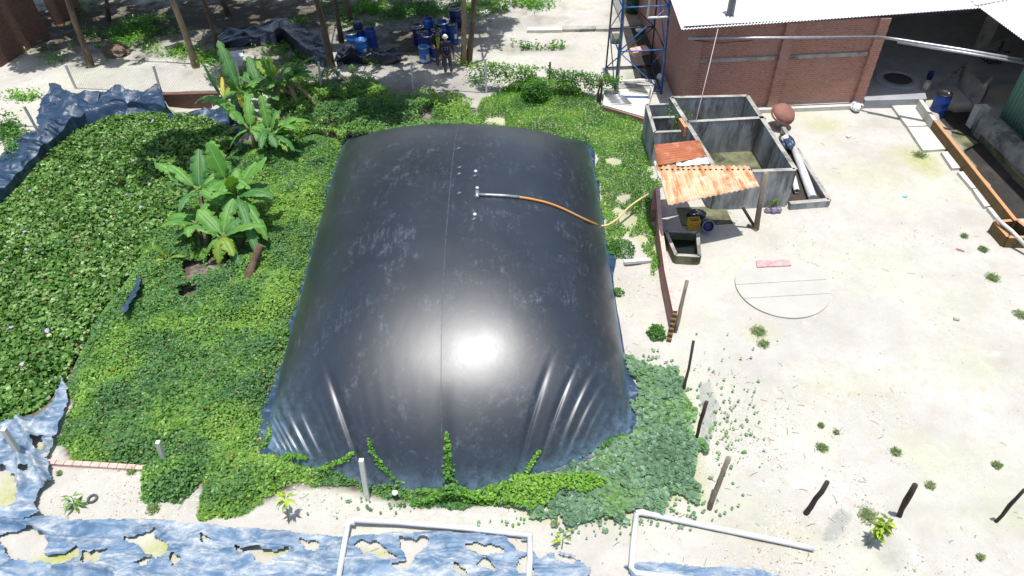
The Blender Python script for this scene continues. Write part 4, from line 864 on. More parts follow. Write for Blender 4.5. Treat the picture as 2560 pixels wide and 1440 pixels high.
for k in range(16): a_ = P(1560 + k * 3, 205 + k * .5, .3); m.tube([a_, a_ + Vector((.12, -.75, .02))], .012, 5)
tag(m.build('rebar_bundle', 'steel_dark'), 'fan of dark metal bars lying on the tower platform', 'bars')
m = MB()
for k in range(7): a_ = P(1510 + 3 * k, 232 + 4 * k, .32); m.tube([a_, a_ + Vector((.75, -.35 + .03 * k, .0))], .025, 6)
tag(m.build('pipe_bundle', 'galvanised'), 'bundle of pale pipes at the near left corner of the tower platform', 'pipes')
m = MB(); m.tube([P(1530, 240, .3), P(1625, 242, .3)], .03, 6); tag(m.build('ground_bar', 'steel_blue'), 'blue bar lying across the front of the tower platform', 'bar')
# alley clutter behind the tower
m = MB(); q = P(1590, 138); 
for k in range(3): m.box(q + Vector((-.1 + .25 * k, .1 * k, .12)), (.24, .5, .22), .2)
tag(m.build('brick_pile', 'brick_pink', uv=True), 'small pile of pink bricks on the ground behind the blue tower', 'bricks')
for a_, rr, mt, lb, nm in ((P(1585, 30), .4, 'green_plastic', 'dark green covered motor tank in the alley behind the tower', 'tank'),):
    m = MB(); m.lathe([(.001, 0), (rr, 0), (rr, .9), (rr * .8, 1.1), (.001, 1.15)], 18, c=a_); tag(m.build('water_tank', mt), lb, nm)
m = MB(); m.wall(P(1532, 0), P(1556, 60), .08, 0, 1.0); tag(m.build('white_board', 'white_paint'), 'white sheet fence beside the path left of the tower top', 'fence')
m = MB(); m.prism([p[:2] for p in PP([(1556, 66), (1640, 60), (1655, 200), (1590, 205)], .02)], .0, .02); tag(m.build('alley_floor', 'wet_shade_soil'), kind='structure')  # near-black sheet paints in the shade of the alley
rag('cement_sack', P(1598, 78, .05), .16, .2, .12, 'sack', 'greyish sack on the dark ground between tower and shed', 'sack', 17, 14)
rag('cement_sack', P(1650, 198, .05), .12, .2, .12, 'sack', 'crumpled pale sack against the foot of the shed side wall', 'sack', 19, 14)
m = MB(); q = P(1540, 105); m.lathe([(.001, 0), (.2, 0), (.24, .3), (.2, .3), (.17, .1), (.001, .08)], 16, c=q); tag(m.build('pot', 'moss_shade_concrete'), 'round yellowish pot standing left of the blue tower', 'pot')
for i, (a_, b_, lb) in enumerate((((1318, 78), (1405, 77), 'left pale concrete kerb piece on the sand behind the hedge'), ((1406, 76), (1488, 75), 'middle greenish concrete kerb piece on the sand behind the hedge'), ((1489, 75), (1550, 74), 'right concrete kerb piece ending behind the tower'))):
    m = MB(); m.wall(P(*a_), P(*b_), .4, -.05, .12 + .003 * i); tag(m.build('kerb', 'concrete_pale' if i == 0 else 'concrete'), lb, 'kerb', 'kerb pieces behind the hedge')
rp = [PY(1795, 72, yw - .35), P(1768, 190, 2.2), P(1740, 302, 1.35)]
m = MB(); m.tube([rp[0], rp[0].lerp(rp[2], .5) + Vector((0, 0, -.05)), rp[2]], .011, 5); tag(m.build('rope', 'rope'), 'thin pale rope running from the shed eave down to the tank divider', 'rope')

# ------------------------------------------------ PVC pipe frames at the bottom
for name, segs, lb in (('bent_pipe', [[(842, 1470, .12), (870, 1306, .16), (884, 1300, .16), (1000, 1306, .14), (1180, 1322, .1), (1330, 1339, .1)], [(1325, 1338, .1), (1325, 1400, .1), (1320, 1480, .1)]], 'grey plastic pipe frame lying over the torn sheet, left one of the two frames'),
                       ('bent_pipe', [[(1590, 1283, .09), (1604, 1281, .09), (1800, 1322, .08), (1937, 1350, .08), (2036, 1371, .08)], [(1591, 1285, .09), (1583, 1360, .09), (1578, 1420, .09), (1590, 1432, .09), (1720, 1448, .09), (1900, 1480, .1)]], 'grey plastic pipe frame on bare sand, right one of the two frames')):
    t = thing(name, lb, 'pipe', P(segs[0][1][0], segs[0][1][1]), 'plastic pipe frames at the near edge')
    for sg in segs: m = MB(); m.tube([P(a, b, z) for a, b, z in sg], .055, 14); m.build('pipe', 'pvc', t)
    for sg in segs[:1]:
        a, b, z = sg[1]; p = P(a, b, z); m = MB(); k = P(*sg[0]); n_ = P(*sg[2]); d0 = (k - p).normalized(); d1_ = (n_ - p).normalized() if (n_ - p).length > .12 else (P(*sg[3]) - p).normalized(); m.tube([p + d0 * .12, p, p + d1_ * .14], .064, 14); m.build('elbow', 'pvc', t)
# ------------------------------------------------ posts and fences
def post(name, base, top, r, mat, lb, cat, grp, z=None, square=False, zt=1.1, wob=.02):
    b = P(*base, 0); b.z = gz1(b) - .05; t_ = P(top[0], top[1], zt)
    if (t_.xy - b.xy).length > .6: t_ = Vector((b.x + (t_.x - b.x) * .5, b.y + (t_.y - b.y) * .5, zt))
    m = MB(); pts = [b.lerp(t_, f) + Vector((random.uniform(-wob, wob), random.uniform(-wob, wob), 0)) for f in (0, .25, .5, .75, 1)]
    if square: m.tube([b, t_], r * 1.3, 4, True, False)
    else: m.tube(pts, [r * random.uniform(.85, 1.1) for _ in pts], 8)
    return tag(m.build(name, mat), lb, cat, grp)
def solve_z(base, top):
    b = P(*base, 0); return PY(top[0], top[1], b.y).z
for i, (b, tp, mt, r, lb) in enumerate((
    ((1686, 830), (1720, 702), 'wood_grey', .05, 'grey split wooden post leaning by the stepped end of the brick wall'), ((1708, 985), (1733, 853), 'wood_dark', .035, 'thin dark crooked post, second from the brick wall'),
    ((1740, 1102), (1767, 1006), 'wood_dark', .04, 'black crooked post at the edge of the grey-green creeper'), ((1771, 1272), (1823, 1143), 'wood_grey', .055, 'thick brown post at the near corner of the creeper'),
    ((2014, 1284), (2067, 1206), 'wood_dark', .05, 'dark post wrapped in wire mesh, beside the mesh heap'), ((2247, 1288), (2289, 1210), 'wood_dark', .055, 'dark brown post rising behind the yellow-green sapling'), ((2491, 1303), (2562, 1222), 'wood_dark', .035, 'slim reddish post at the right edge of the photo'))):
    z = min(1.3, solve_z(b, tp)); post('wooden_post', b, tp, r, mt, lb, 'post', 'wooden fence posts round the yard', zt=z)
for b, tp, r, lb in (((56, 1146), (8, 1073), .05, 'concrete post leaning over the crumpled liner at the left edge'), ((415, 1165), (394, 1105), .045, 'short concrete post sinking into the vines'), ((918, 1246), (903, 1150), .05, 'whitish concrete post in front of the black bag, tied with white cord')):
    post('concrete_post', b, tp, r, 'post_white', lb, 'post', 'concrete posts along the near path', square=True, zt=min(1.2, solve_z(b, tp)))
nf = thing('wire_fence', 'wire mesh fence on thin concrete posts behind the black bag and banana plants', 'fence', P(600, 225))
fp = [((100, 338), (60, 266)), ((190, 222), (163, 162)), ((403, 232), (383, 164)), ((603, 226), (590, 152)), ((803, 224), (796, 155)), ((1032, 223), (1028, 157)), ((1216, 232), (1213, 146))]
fb = []
for b, tp in fp:
    bb = P(*b); zt = min(1.35, solve_z(b, tp)); tt_ = PY(tp[0], tp[1], bb.y); fb.append((bb, tt_)); m = MB(); m.tube([bb - Vector((0, 0, .1)), tt_], .05, 4, True, False); m.build('post', 'post_white', nf)
for i in range(1, len(fb) - 1):
    a_, b_ = fb[i][0], fb[i + 1][0]; Lh = (b_ - a_).length; m = MB(); sp = .11; zt = 1.05; d = (b_ - a_) / Lh; n_ = int(Lh / sp)
    for k in range(-int(zt / sp), n_):
        for sg in (1, -1):
            u0, u1 = (k * sp, k * sp + zt) if sg > 0 else (k * sp + zt, k * sp); c0, c1_ = max(0, min(Lh, u0)), max(0, min(Lh, u1))
            if abs(c0 - c1_) < .02: continue
            z0_ = abs(c0 - u0); z1_ = zt - abs(c1_ - u1); m.tube([a_ + d * c0 + Vector((0, 0, z0_)), a_ + d * c1_ + Vector((0, 0, z1_))], .0035, 3, False, False)
    m.build('wire_mesh', 'wire', nf)
for b, tp, lb in (((1372, 208), (1376, 155), 'thin dark wooden post standing in the leafy hedge'), ((1500, 262), (1505, 198), 'dark wooden post at the right end of the hedge'), ((1494, 258), (1500, 200), 'slim dark post next to the hedge end post'), ((1621, 262), (1627, 215), 'pale squarish post at the corner of the tower platform')):
    post('wooden_post', b, tp, .04, 'wood_dark' if b[0] < 1600 else 'concrete_pale', lb, 'post', 'posts of the far fence', zt=min(1.3, solve_z(b, tp)))
# heap of chain-link mesh
def meshheap(outl, lb, k):
    pl = poly(outl, .04); m = MB(); lo = pl.min(0); hi = pl.max(0); c = pl.mean(0)
    for sg in (1, -1):
        for o in np.arange(-3, 3, .045):
            pts = []
            for u in np.arange(-2, 2, .05):
                x = c[0] + u; y = c[1] + sg * u * .8 + o
                if inpoly(np.array([x]), np.array([y]), pl)[0]: pts.append((x, y, gz1((x, y)) + .02 + .12 * float(vn(x * 3, y * 3, k))))
                elif len(pts) > 1: m.tube(pts, .003, 3, False, False); pts = []
                else: pts = []
            if len(pts) > 1: m.tube(pts, .003, 3, False, False)
    return tag(m.build('wire_mesh_heap', 'wire'), lb, 'wire mesh')
meshheap([(2075, 1298), (2105, 1268), (2135, 1290), (2110, 1330), (2090, 1352), (2050, 1350)], 'flattened heap of grey wire mesh on the sand beside the wrapped post', 2)
meshheap([(1745, 960), (1775, 950), (1800, 1010), (1790, 1060), (1770, 1130), (1752, 1090)], 'strip of fallen wire mesh along the creeper edge', 5)
# brick kerb at lower left
m = MB(); a_, b_ = P(122, 1158), P(408, 1176); n_ = 13
for k in range(n_): m.wall(a_.lerp(b_, k / n_ + .003), a_.lerp(b_, (k + 1) / n_ - .003), .11, 0, .075 + .006 * random.random())
tag(m.build('brick_edging', 'brick_pink'), 'row of pale pink bricks edging the vines near the lower left', 'edging')
# old wall pieces top left
m = MB(); m.wall(P(2, 168), P(128, 92), .25, 0, 3.2, .5); tag(m.build('brick_wall', 'brick_old', uv=True), 'tall weathered brick wall in shade at the top left corner', 'wall')
m = MB(); m.wall(P(150, 62), P(205, 20), .25, 0, 1.7, .5); m.wall(P(150, 62), P(120, 20), .25, 0, 1.7, -.5); tag(m.build('brick_wall', 'brick_old', uv=True), 'ruined brick wall corner behind the first, beside the leaning trunk', 'wall')
m = MB(); a_, b_ = P(398, 236), P(548, 232); m.wall(a_, b_, .2, -.9, .03, .0); m.build; tag(m.build('retaining_wall', 'brick_old', uv=True), 'brown brick retaining wall above the pond, left of the banana plants', 'wall')
# log
m = MB(); m.tube([P(614, 712, .12), P(628, 675, .25), P(640, 640, .5), P(650, 612, .8)], [.12, .11, .10, .09], 10); tag(m.build('fallen_log', 'stump'), 'broken brown trunk leaning out of the vines below the big banana clump', 'trunk')
# litter
m = MB(); m.lathe([(.085 + .025 * math.cos(a), .025 + .025 * math.sin(a)) for a in np.linspace(0, 2 * math.pi, 9)], 24, c=P(232, 1248, .01)); tag(m.build('rubber_ring', 'rubber'), 'small grey rubber ring lying on the sand at lower left', 'ring')
rag('foam_lump', P(988, 1234, .2), .06, .06, .05, 'white_paint', 'white foam lump on the leaves right of the tied concrete post', 'litter', 2, 12)
rag('plastic_scrap', P(2262, 493, 0), .07, .05, .03, 'scrap_blue', 'small light blue plastic scrap in the middle of the yard', 'litter', 6, 10)
m = MB(); m.box(P(2121, 342, .04), (.12, .1, .08), .5); tag(m.build('brick_piece', 'sack'), 'small white brick piece on the yard near the shed', 'litter')
m = MB(); m.box(P(2402, 624, .04), (.2, .09, .07), -.7); tag(m.build('brick_piece', 'brick_pink'), 'pinkish brick lying near the drain box', 'litter')
m = MB(); m.tube([P(2384, 797, .03), P(2398, 800, .03)], .04, 6); tag(m.build('stone', 'stone'), 'single pale stone at the right of the bare yard', 'stone')
m = MB(); m.wall(P(1560, 655, .05), P(1628, 648, .08), .12, 0, .09); tag(m.build('concrete_pipe', 'pvc'), 'pale pipe end poking out of the soil left of the brick wall', 'pipe')
m = MB(); m.hexa(PP([(578, 150), (604, 150), (606, 164), (588, 168)], .35), PP([(574, 128), (606, 125), (608, 140), (578, 143)], .75)); tag(m.build('plastic_box', 'pvc'), 'pale plastic box showing between banana leaves', 'box')
rag('dead_stump', P(295, 138), .5, .35, .3, 'bark', 'dark old stump lying in the weeds under the trees', 'stump', 8, 16, .9)

# ------------------------------------------------ vegetation
def cloud_cols(x, y, cols, k=0, sc=.7):
    f = (fbm(x * sc, y * sc, 4, k) - .5) * 1.9 + .5 + RNG.normal(size=x.shape) * .17
    ci = np.clip((f * len(cols)).astype(int), 0, len(cols) - 1); return np.array(cols)[ci] * (.78 + .44 * RNG.random(x.shape))[:, None]
def leaves(name, C, size, col, mat='leaf', up=.7, fold=.25, aspect=.7, shape='leaf', origin=None):
    C = np.asarray(C, float); N = len(C); n = RNG.normal(size=(N, 3)); n[:, 2] = np.abs(n[:, 2]) * .6; n += np.array([0, 0, up * 2.0]); n /= np.linalg.norm(n, axis=1)[:, None]
    a = RNG.normal(size=(N, 3)); d = a - n * (a * n).sum(1)[:, None]; d /= np.linalg.norm(d, axis=1)[:, None]; sd = np.cross(n, d); sz = (size * (.6 + .8 * RNG.random(N)))[:, None]
    if shape == 'leaf':
        V = np.stack([C - d * sz * .5, C + sd * sz * aspect * .5 + n * sz * fold * .5, C + d * sz * .5, C - sd * sz * aspect * .5 + n * sz * fold * .5], 1).reshape(-1, 3)
        b = np.arange(N)[:, None] * 4; Fq = np.concatenate([b + [0, 2, 1], b + [0, 3, 2]]); k = 4
    else:
        ang = [(-.5, 0), (-.28, .42), (.22, .46), (.5, 0), (.22, -.46), (-.28, -.42)]
        V = np.stack([C + d * sz * u + sd * sz * v + n * sz * fold * abs(v) for u, v in ang], 1).reshape(-1, 3)
        b = np.arange(N)[:, None] * 6; Fq = np.concatenate([b + [0, 5, 4], b + [0, 4, 3], b + [0, 3, 2], b + [0, 2, 1]]); k = 6
    og = np.array(origin) if origin is not None else np.array([C[:, 0].mean(), C[:, 1].mean(), C[:, 2].min()])
    o = npmesh(name, V - og, Fq, mat, {'tint': ('FLOAT_COLOR', np.concatenate([np.repeat(col, k, 0), np.ones((N * k, 1))], 1))}); o.location = og; return o
def area(pl): x, y = pl[:, 0], pl[:, 1]; return abs((x * np.roll(y, -1) - y * np.roll(x, -1)).sum()) / 2
def field(pl, dens, seed, edge=.25):
    lo = pl.min(0) - .3; hi = pl.max(0) + .3; r = np.random.default_rng(seed); n = int(dens * np.prod(hi - lo)); q = lo + r.random((n, 2)) * (hi - lo); x, y = q[:, 0], q[:, 1]
    jx = x + edge * 2 * (fbm(x * 2.2, y * 2.2, 4, seed) - .5); jy = y + edge * 2 * (fbm(x * 2.2, y * 2.2, 4, seed + 5) - .5); return q[inpoly(jx, jy, pl)]
def near_holes(q, holes):
    keep = np.ones(len(q), bool)
    for (px_, py_, r) in holes: c = P(px_, py_, .1); keep &= np.hypot(q[:, 0] - c.x, q[:, 1] - c.y) > r * (.6 + .9 * fbm(q[:, 0] * 3, q[:, 1] * 3, 3, 4))
    return q[keep]
GV = [(.11, .245, .085), (.13, .275, .085), (.15, .305, .085), (.18, .345, .08), (.22, .39, .08), (.27, .44, .09)]
q = near_holes(field(VINE, 1900, 11, .2), [(487, 672, .33), (478, 738, .28), (560, 655, .5), (500, 690, .3), (530, 1120, .0)]); x, y = q[:, 0], q[:, 1]
s_b, t_b, _, _ = bag_st(x, y); inb = (np.abs(s_b) < .97) & (t_b > .02) & (t_b < .98); x, y = x[~inb], y[~inb]
top = gz(x, y) + .05 + .34 * fbm(x * .9, y * .9, 3, 21) ** 1.3 + .14 * vn(x * 3.0, y * 3.0, 3) ** 1.5; dv = dist_poly(x, y, VINE); top = gz(x, y) + (top - gz(x, y)) * sstep(-.05, .5, dv) + .03
z = np.maximum(top - np.abs(RNG.normal(size=x.shape)) * .07, gz(x, y) + .01)
cv_ = cloud_cols(x, y, GV, 31, 1.3); dd_ = RNG.random(x.shape); cv_[dd_ < .012] = (.22, .15, .07); cv_[dd_ > .992] = (.38, .38, .06); lsz = .052 + .048 * vn(x * 1.1, y * 1.1, 44) ** 1.5 + .03 * RNG.random(x.shape) ** 4
tag(leaves('vines', np.stack([x, y, z], 1), lsz, cv_, 'leaf', .6, .35, .85), 'dense green creeping vines covering the ground between pond and black bag', 'vines', kind='stuff')
q = field(BRUSH, 900, 12, .4); x, y = q[:, 0], q[:, 1]; top = .05 + .75 * fbm(x * .9, y * .9, 4, 5) ** 1.4 + .1 * vn(x * 4, y * 4, 1); z = top - np.abs(RNG.normal(size=x.shape)) * .14; z = np.maximum(z, .02)
kp = fbm(x * 1.1, y * 1.1, 4, 77) > .33; tag(leaves('undergrowth', np.stack([x, y, z], 1)[kp], .085, cloud_cols(x[kp], y[kp], GV, 41), 'leaf', .55, .3, .75), 'leafy undergrowth behind the far edge of the black bag', 'undergrowth', kind='stuff')
q = near_holes(field(WEED, 1150, 13, .3), [(1560, 490, .22), (1572, 545, .3), (1535, 400, .22), (1548, 520, .2), (1600, 590, .22), (1240, 300, .35), (1300, 330, .2), (1480, 230, .3)]); x, y = q[:, 0], q[:, 1]
z = gz(x, y) + .02 + .24 * fbm(x * 1.5, y * 1.5, 3, 8) * RNG.random(x.shape) ** .6; GR = [(.08, .22, .04), (.11, .28, .04), (.15, .34, .04), (.20, .40, .045), (.25, .43, .06)]
tag(leaves('weeds', np.stack([x, y, z], 1), .07, cloud_cols(x, y, GR, 51, 1.1), 'leaf', .45, .3, .5), 'bright green low weeds between the black bag and the brick boundary wall', 'weeds', kind='stuff')
q = field(CREEP, 800, 14, .25); x, y = q[:, 0], q[:, 1]; kp = fbm(x * 1.8, y * 1.8, 4, 90) > .16 + .36 * sstep(.35, 0, dist_poly(x, y, CREEP)); x, y = x[kp], y[kp]
sx, ty_, _, _ = bag_st(x, y); kk = ~((np.abs(sx) < .97) & (ty_ > .02)); x, y = x[kk], y[kk]
ex = []
for (a, b, sa, sb, n_) in ((1790, 1020, 45, 70, 130), (1690, 1280, 60, 20, 80), (1560, 1308, 90, 12, 90), (1820, 1110, 40, 60, 60), (1290, 1300, 60, 10, 30), (920, 1262, 60, 14, 34), (1030, 1262, 30, 10, 20), (1470, 1320, 90, 22, 60), (1640, 900, 30, 12, 30), (1860, 1010, 40, 60, 30)):
    for _ in range(int(n_ * .7)): p = P(random.gauss(a, sa), random.gauss(b, sb)); ex.append((p.x, p.y))
ex = np.array(ex); sx, ty_, _, _ = bag_st(ex[:, 0], ex[:, 1]); ex = ex[~((np.abs(sx) < 1.03) & (ty_ > -.02))]; nx = len(x); x = np.concatenate([x, ex[:, 0]]); y = np.concatenate([y, ex[:, 1]])
z = gz(x, y) + .04 + .14 * fbm(x * 1.6, y * 1.6, 3, 8) * (np.arange(len(x)) < nx) + .04 * RNG.random(x.shape)
tag(leaves('creeper', np.stack([x, y, z], 1), np.where(np.arange(len(x)) < nx, .105, .06), cloud_cols(x, y, [(.14, .25, .15), (.18, .30, .19), (.22, .35, .23), (.20, .33, .20), (.22, .38, .14)], 61, .9), 'leaf', .95, .3, 1, 'round'), 'grey-green round leaved creeper spreading over the sand at the near right of the bag', 'creeper', kind='stuff')
# lime patch and runners climbing onto the bag
LIME = poly([(1180, 1250), (1230, 1215), (1300, 1195), (1370, 1190), (1480, 1190), (1520, 1215), (1470, 1235), (1400, 1228), (1370, 1262), (1320, 1290), (1290, 1270), (1240, 1262)], .1)
q = field(LIME, 900, 15, .1); x, y = q[:, 0], q[:, 1]; z = gz(x, y) + .17 + .14 * RNG.random(x.shape) * vn(x * 4, y * 4, 1)
pts = [np.stack([x, y, z], 1)]
for path, wd, n_ in ((((1130, 1225), (1122, 1180), (1119, 1140), (1118, 1085)), .10, 300), (((1000, 1215), (950, 1165), (930, 1130), (922, 1100)), .05, 140), (((800, 1175), (860, 1155), (885, 1135)), .07, 160), (((1300, 1205), (1330, 1160), (1350, 1130)), .05, 100), (((660, 1120), (675, 1095), (672, 1070)), .06, 90), (((690, 1150), (740, 1140), (770, 1150)), .1, 160), (((1500, 1120), (1530, 1100), (1560, 1090)), .05, 60)):
    for k in range(n_):
        f = random.random() ** 1.3 * (len(path) - 1); i = int(f); i = min(i, len(path) - 2); g = f - i; p = on_bag(path[i][0] * (1 - g) + path[i + 1][0] * g, path[i][1] * (1 - g) + path[i + 1][1] * g); w_ = wd * (1.25 - f / (len(path) - 1))
        pts.append(np.array([[p.x + random.gauss(0, w_ * .6), p.y + random.gauss(0, w_ * .6), p.z + .03 + random.random() * .03]]))
for k in range(900):
    a = random.gauss(0, 1); b = random.random(); p = P(1135 + a * (32 + 30 * b), 1225 + 25 * b - abs(a) * -6, .1); pts.append(np.array([[p.x, p.y, .06 + .30 * math.exp(-a * a * .7) * random.random()]]))
C_ = np.concatenate(pts); tag(leaves('vine_runners', C_, .075, cloud_cols(C_[:, 0], C_[:, 1], GR, 71), 'leaf', .9, .3, .85), 'lighter vine shoots climbing onto the near edge of the black bag', 'vines', kind='stuff')
# water hyacinth
q = field(POND, 620, 16, .12); x, y = q[:, 0], q[:, 1]; z = -.58 + .12 * fbm(x * 1.1, y * 1.1, 3, 2) + .26 * RNG.random(x.shape)
HY = [(.075, .18, .035), (.08, .19, .035), (.11, .235, .045), (.14, .275, .06), (.19, .33, .085), (.26, .40, .14)]
col = cloud_cols(x, y, HY, 81, 4.5); fl = RNG.random(x.shape) < .0005; col[fl] = (.55, .45, .75); br = RNG.random(x.shape) < .012; col[br] = (.16, .09, .03); z[fl] += .1
tag(leaves('water_hyacinth', np.stack([x, y, z], 1), .105, col, 'leaf_glossy', .55, .45, 1, 'round'), 'floating water hyacinth filling the pond, with a few lilac flowers', 'water plants', kind='stuff')
# weeds under the trees and small patches
spots = [(330, 85, 90, 26, 1700), (270, 118, 70, 20, 900), (440, 128, 60, 18, 700), (520, 152, 60, 18, 600), (380, 60, 60, 14, 600), (900, 50, 60, 22, 900), (960, 25, 120, 26, 1800), (1080, 30, 110, 28, 1700), (1230, 18, 90, 14, 900), (1330, 12, 50, 14, 700), (1180, 30, 40, 16, 400), (20, 330, 45, 28, 700), (60, 245, 40, 10, 350), (590, 200, 50, 20, 600),
         (1290, 122, 60, 7, 350), (1400, 122, 40, 5, 120), (90, 128, 30, 16, 250), (1165, 168, 30, 8, 200), (740, 60, 30, 12, 200), (1190, 205, 20, 10, 120), (820, 20, 20, 14, 120), (180, 20, 60, 20, 200), (30, 380, 26, 24, 300), (150, 150, 60, 14, 200), (960, 165, 60, 10, 200), (640, 190, 60, 26, 900), (740, 150, 60, 20, 500), (700, 128, 60, 12, 300)]
pts = []
for a, b, sa, sb, n_ in spots:
    q = np.array([P(random.gauss(a, sa * .55), max(-60, random.gauss(b, sb * .55)))[:2] for _ in range(n_)]); kp = fbm(q[:, 0] * 1.3, q[:, 1] * 1.3, 3, 3) > .42; q = q[kp]; pts.append(np.stack([q[:, 0], q[:, 1], .03 + .3 * RNG.random(len(q)) ** 1.5], 1))
C_ = np.concatenate(pts); tag(leaves('ground_cover', C_, .13, cloud_cols(C_[:, 0], C_[:, 1], GR[:4], 91), 'leaf', .5, .3, .55), 'patchy weeds growing under the trees and beside the pond', 'weeds', kind='stuff')
# hedge on the far fence and round bush
C_ = []
for k in range(5200):
    f = random.random(); p = P(1195 + 350 * f, 222 + 26 * f); zz = .10 + 1.0 * random.random() ** .55; d = random.gauss(0, .16)
    if fbm(np.array([p.x * 1.3]), np.array([zz * 1.6 + p.x * .3]), 3, 6)[0] + .22 * zz < .52: continue
    C_.append((p.x + random.gauss(0, .05), p.y + d, zz * (1.05 - .25 * f)))
C_ = np.array(C_); tag(leaves('hedge', C_, .085, cloud_cols(C_[:, 0], C_[:, 2] * 2, [(.07, .19, .03), (.10, .24, .03), (.15, .31, .03), (.19, .35, .04)], 95), 'leaf', .5), 'loose yellow-green hedge of creeper on the far fence right of the trees', 'hedge')
def bush(px_, py_, rx, rz, n_, lb, cols, size=.075, ry=None, nm='bush', zb=0):
    c = P(px_, py_); u = RNG.normal(size=(n_, 3)); u /= np.linalg.norm(u, axis=1)[:, None]; r = .55 + .5 * RNG.random(n_) ** .5; bump_ = .75 + .5 * fbm(u[:, 0] * 2 + 3, u[:, 1] * 2 + u[:, 2], 3, 3)
    C = np.stack([c.x + u[:, 0] * r * bump_ * rx, c.y + u[:, 1] * r * bump_ * (ry or rx), zb + np.abs(u[:, 2]) * r * bump_ * rz + .02], 1)
    return tag(leaves(nm, C, size, cloud_cols(C[:, 0], C[:, 1], cols, 3, 2), 'leaf', .5), lb, 'bush')
bush(1338, 250, .55, .75, 2600, 'round bright green bush in front of the hedge', [(.05, .17, .025), (.08, .23, .03), (.12, .29, .03)])
bush(735, 345, .5, .35, 1200, 'low lime green bush beside the banana plants', [(.12, .28, .03), (.18, .36, .03)], .07)
bush(1640, 838, .22, .3, 420, 'small green bush at the foot of the stepped brick wall end', [(.06, .18, .03), (.10, .26, .03)], .06)
bush(1545, 735, .16, .14, 200, 'tiny leafy clump on the bare soil right of the bag', [(.06, .18, .04), (.10, .24, .04)], .05)
bush(430, 1195, .62, .34, 2200, 'mound of vines swallowing the short concrete post', GV[:5], .085)
bush(1550, 625, .4, .2, 700, 'green clump in the soil gully beside the bag edge', [(.05, .17, .03), (.09, .24, .04)], .06)
# small weed tufts in the yard
TF = [(1895, 830, .30, 'sprawling weed tuft below the round cover'), (1908, 862, .22, 'grey green weed just below the sprawling tuft'), (2457, 626, .2, 'green tuft near the brick drain box'), (2410, 592, .16, 'small tuft left of the drain box'), (2480, 697, .28, 'dry tuft at the right side of the yard'), (2550, 790, .26, 'green tuft cut by the right edge of the photo'),
      (2053, 1065, .1, 'small weed among the stones in the lower yard'), (2055, 1120, .18, 'round tuft in the middle of the lower yard'), (2238, 1131, .16, 'round dark tuft right of the middle of the lower yard'), (2325, 1215, .14, 'small tuft above the sapling by the post'), (2490, 1165, .14, 'tuft near the slim reddish post'), (2170, 1290, .3, 'flat green weed beside the mesh heap'), (2090, 1082, .08, 'tiny weed right of the lower yard stones'),
      (1387, 1312, .12, 'small tuft above the right sapling on the near path'), (455, 1195, .12, 'little weed on sand next to vine mound'), (385, 1275, .2, 'thin weed patch on the sand near the left sapling'), (150, 1185, .08, 'tiny weed below the pink brick edging'), (330, 1180, .15, 'green weed against the brick edging'), (2450, 1395, .1, 'weed near the lower right corner'), (2300, 390, .35, 'mossy weed patch in the yard near the slabs'), (1000, 1345, .0, '')]
src = None
for i, (a, b, r, lb) in enumerate(TF):
    if r == 0: continue
    n_ = int(190 + 1500 * r); C = np.stack([(RNG.random(n_) - .5) * RNG.random(n_) * r * 1.5, (RNG.random(n_) - .5) * RNG.random(n_) * r * 1.5, .01 + RNG.random(n_) * .07], 1); c = P(a, b); c.z = gz1(c); C = C + np.array(c)
    tag(leaves('weed_tuft', C, .05, cloud_cols(C[:, 0], C[:, 1], [(.22, .31, .12), (.30, .38, .18), (.36, .40, .24)], i, 3), 'leaf', .4, .3, .35, origin=c), lb, 'weed', 'weed tufts on the bare sand')
# pebbles and crumbs
def pebbles(n_, name, lb, cols, smin, smax, regs, seed):
    r = np.random.default_rng(seed); V = []; Fq = []; cc = []
    base = np.array([(1, 0, 0), (-.4, .85, 0), (-.5, -.8, 0), (.1, .1, .8), (.6, -.7, .1)]); fc = np.array([(0, 1, 3), (1, 2, 3), (2, 4, 3), (4, 0, 3)])
    xs = []
    for _ in range(n_ * 4):
        rg = regs[r.integers(len(regs))]; p = P(rg[0] + r.random() * (rg[2] - rg[0]), rg[1] + r.random() * (rg[3] - rg[1])); xs.append((p.x, p.y))
    xs = np.array(xs); xs = xs[~inpoly(xs[:, 0], xs[:, 1], POND)]; xs = xs[fbm(xs[:, 0] * 1.2, xs[:, 1] * 1.2, 4, 13) > .42 + .2 * r.random(len(xs))][:n_]; zs = gz(xs[:, 0], xs[:, 1])
    for k, (xx, yy) in enumerate(xs):
        a = r.random() * 6.28; s = smin + (smax - smin) * r.random() ** 3; c, s2 = math.cos(a), math.sin(a); b = base * (s, s * (.5 + .5 * r.random()), s * .6); V.append(np.stack([b[:, 0] * c - b[:, 1] * s2 + xx, b[:, 0] * s2 + b[:, 1] * c + yy, b[:, 2] + zs[k]], 1)); Fq.append(fc + 5 * k); cc.append(np.repeat([list(cols[r.integers(len(cols))]) + [1]], 5, 0))
    return tag(npmesh(name, np.concatenate(V), np.concatenate(Fq), 'leaf' if 0 else 'pebble', {'tint': ('FLOAT_COLOR', np.concatenate(cc))}), lb, 'stones', kind='stuff')
t = NT('pebble'); t.col(t.attr('tint').outputs['Color']); t.rough(.9); M['pebble'] = t.m
YR = [(1690, 560, 2560, 1430), (1750, 300, 2400, 700), (120, 1170, 900, 1300), (900, 1260, 2560, 1440), (1530, 480, 1680, 1000), (1200, 40, 1540, 190), (0, 150, 700, 240), (1820, 980, 2300, 1440), (1700, 900, 2000, 1240)]
pebbles(9500, 'gravel', 'fine crumbs of stone and dry debris strewn over the bare sand', [(.60, .62, .54), (.50, .45, .36), (.30, .26, .19), (.42, .37, .28), (.24, .20, .13), (.72, .70, .64)], .010, .034, YR, 5)
tw_ = MB()
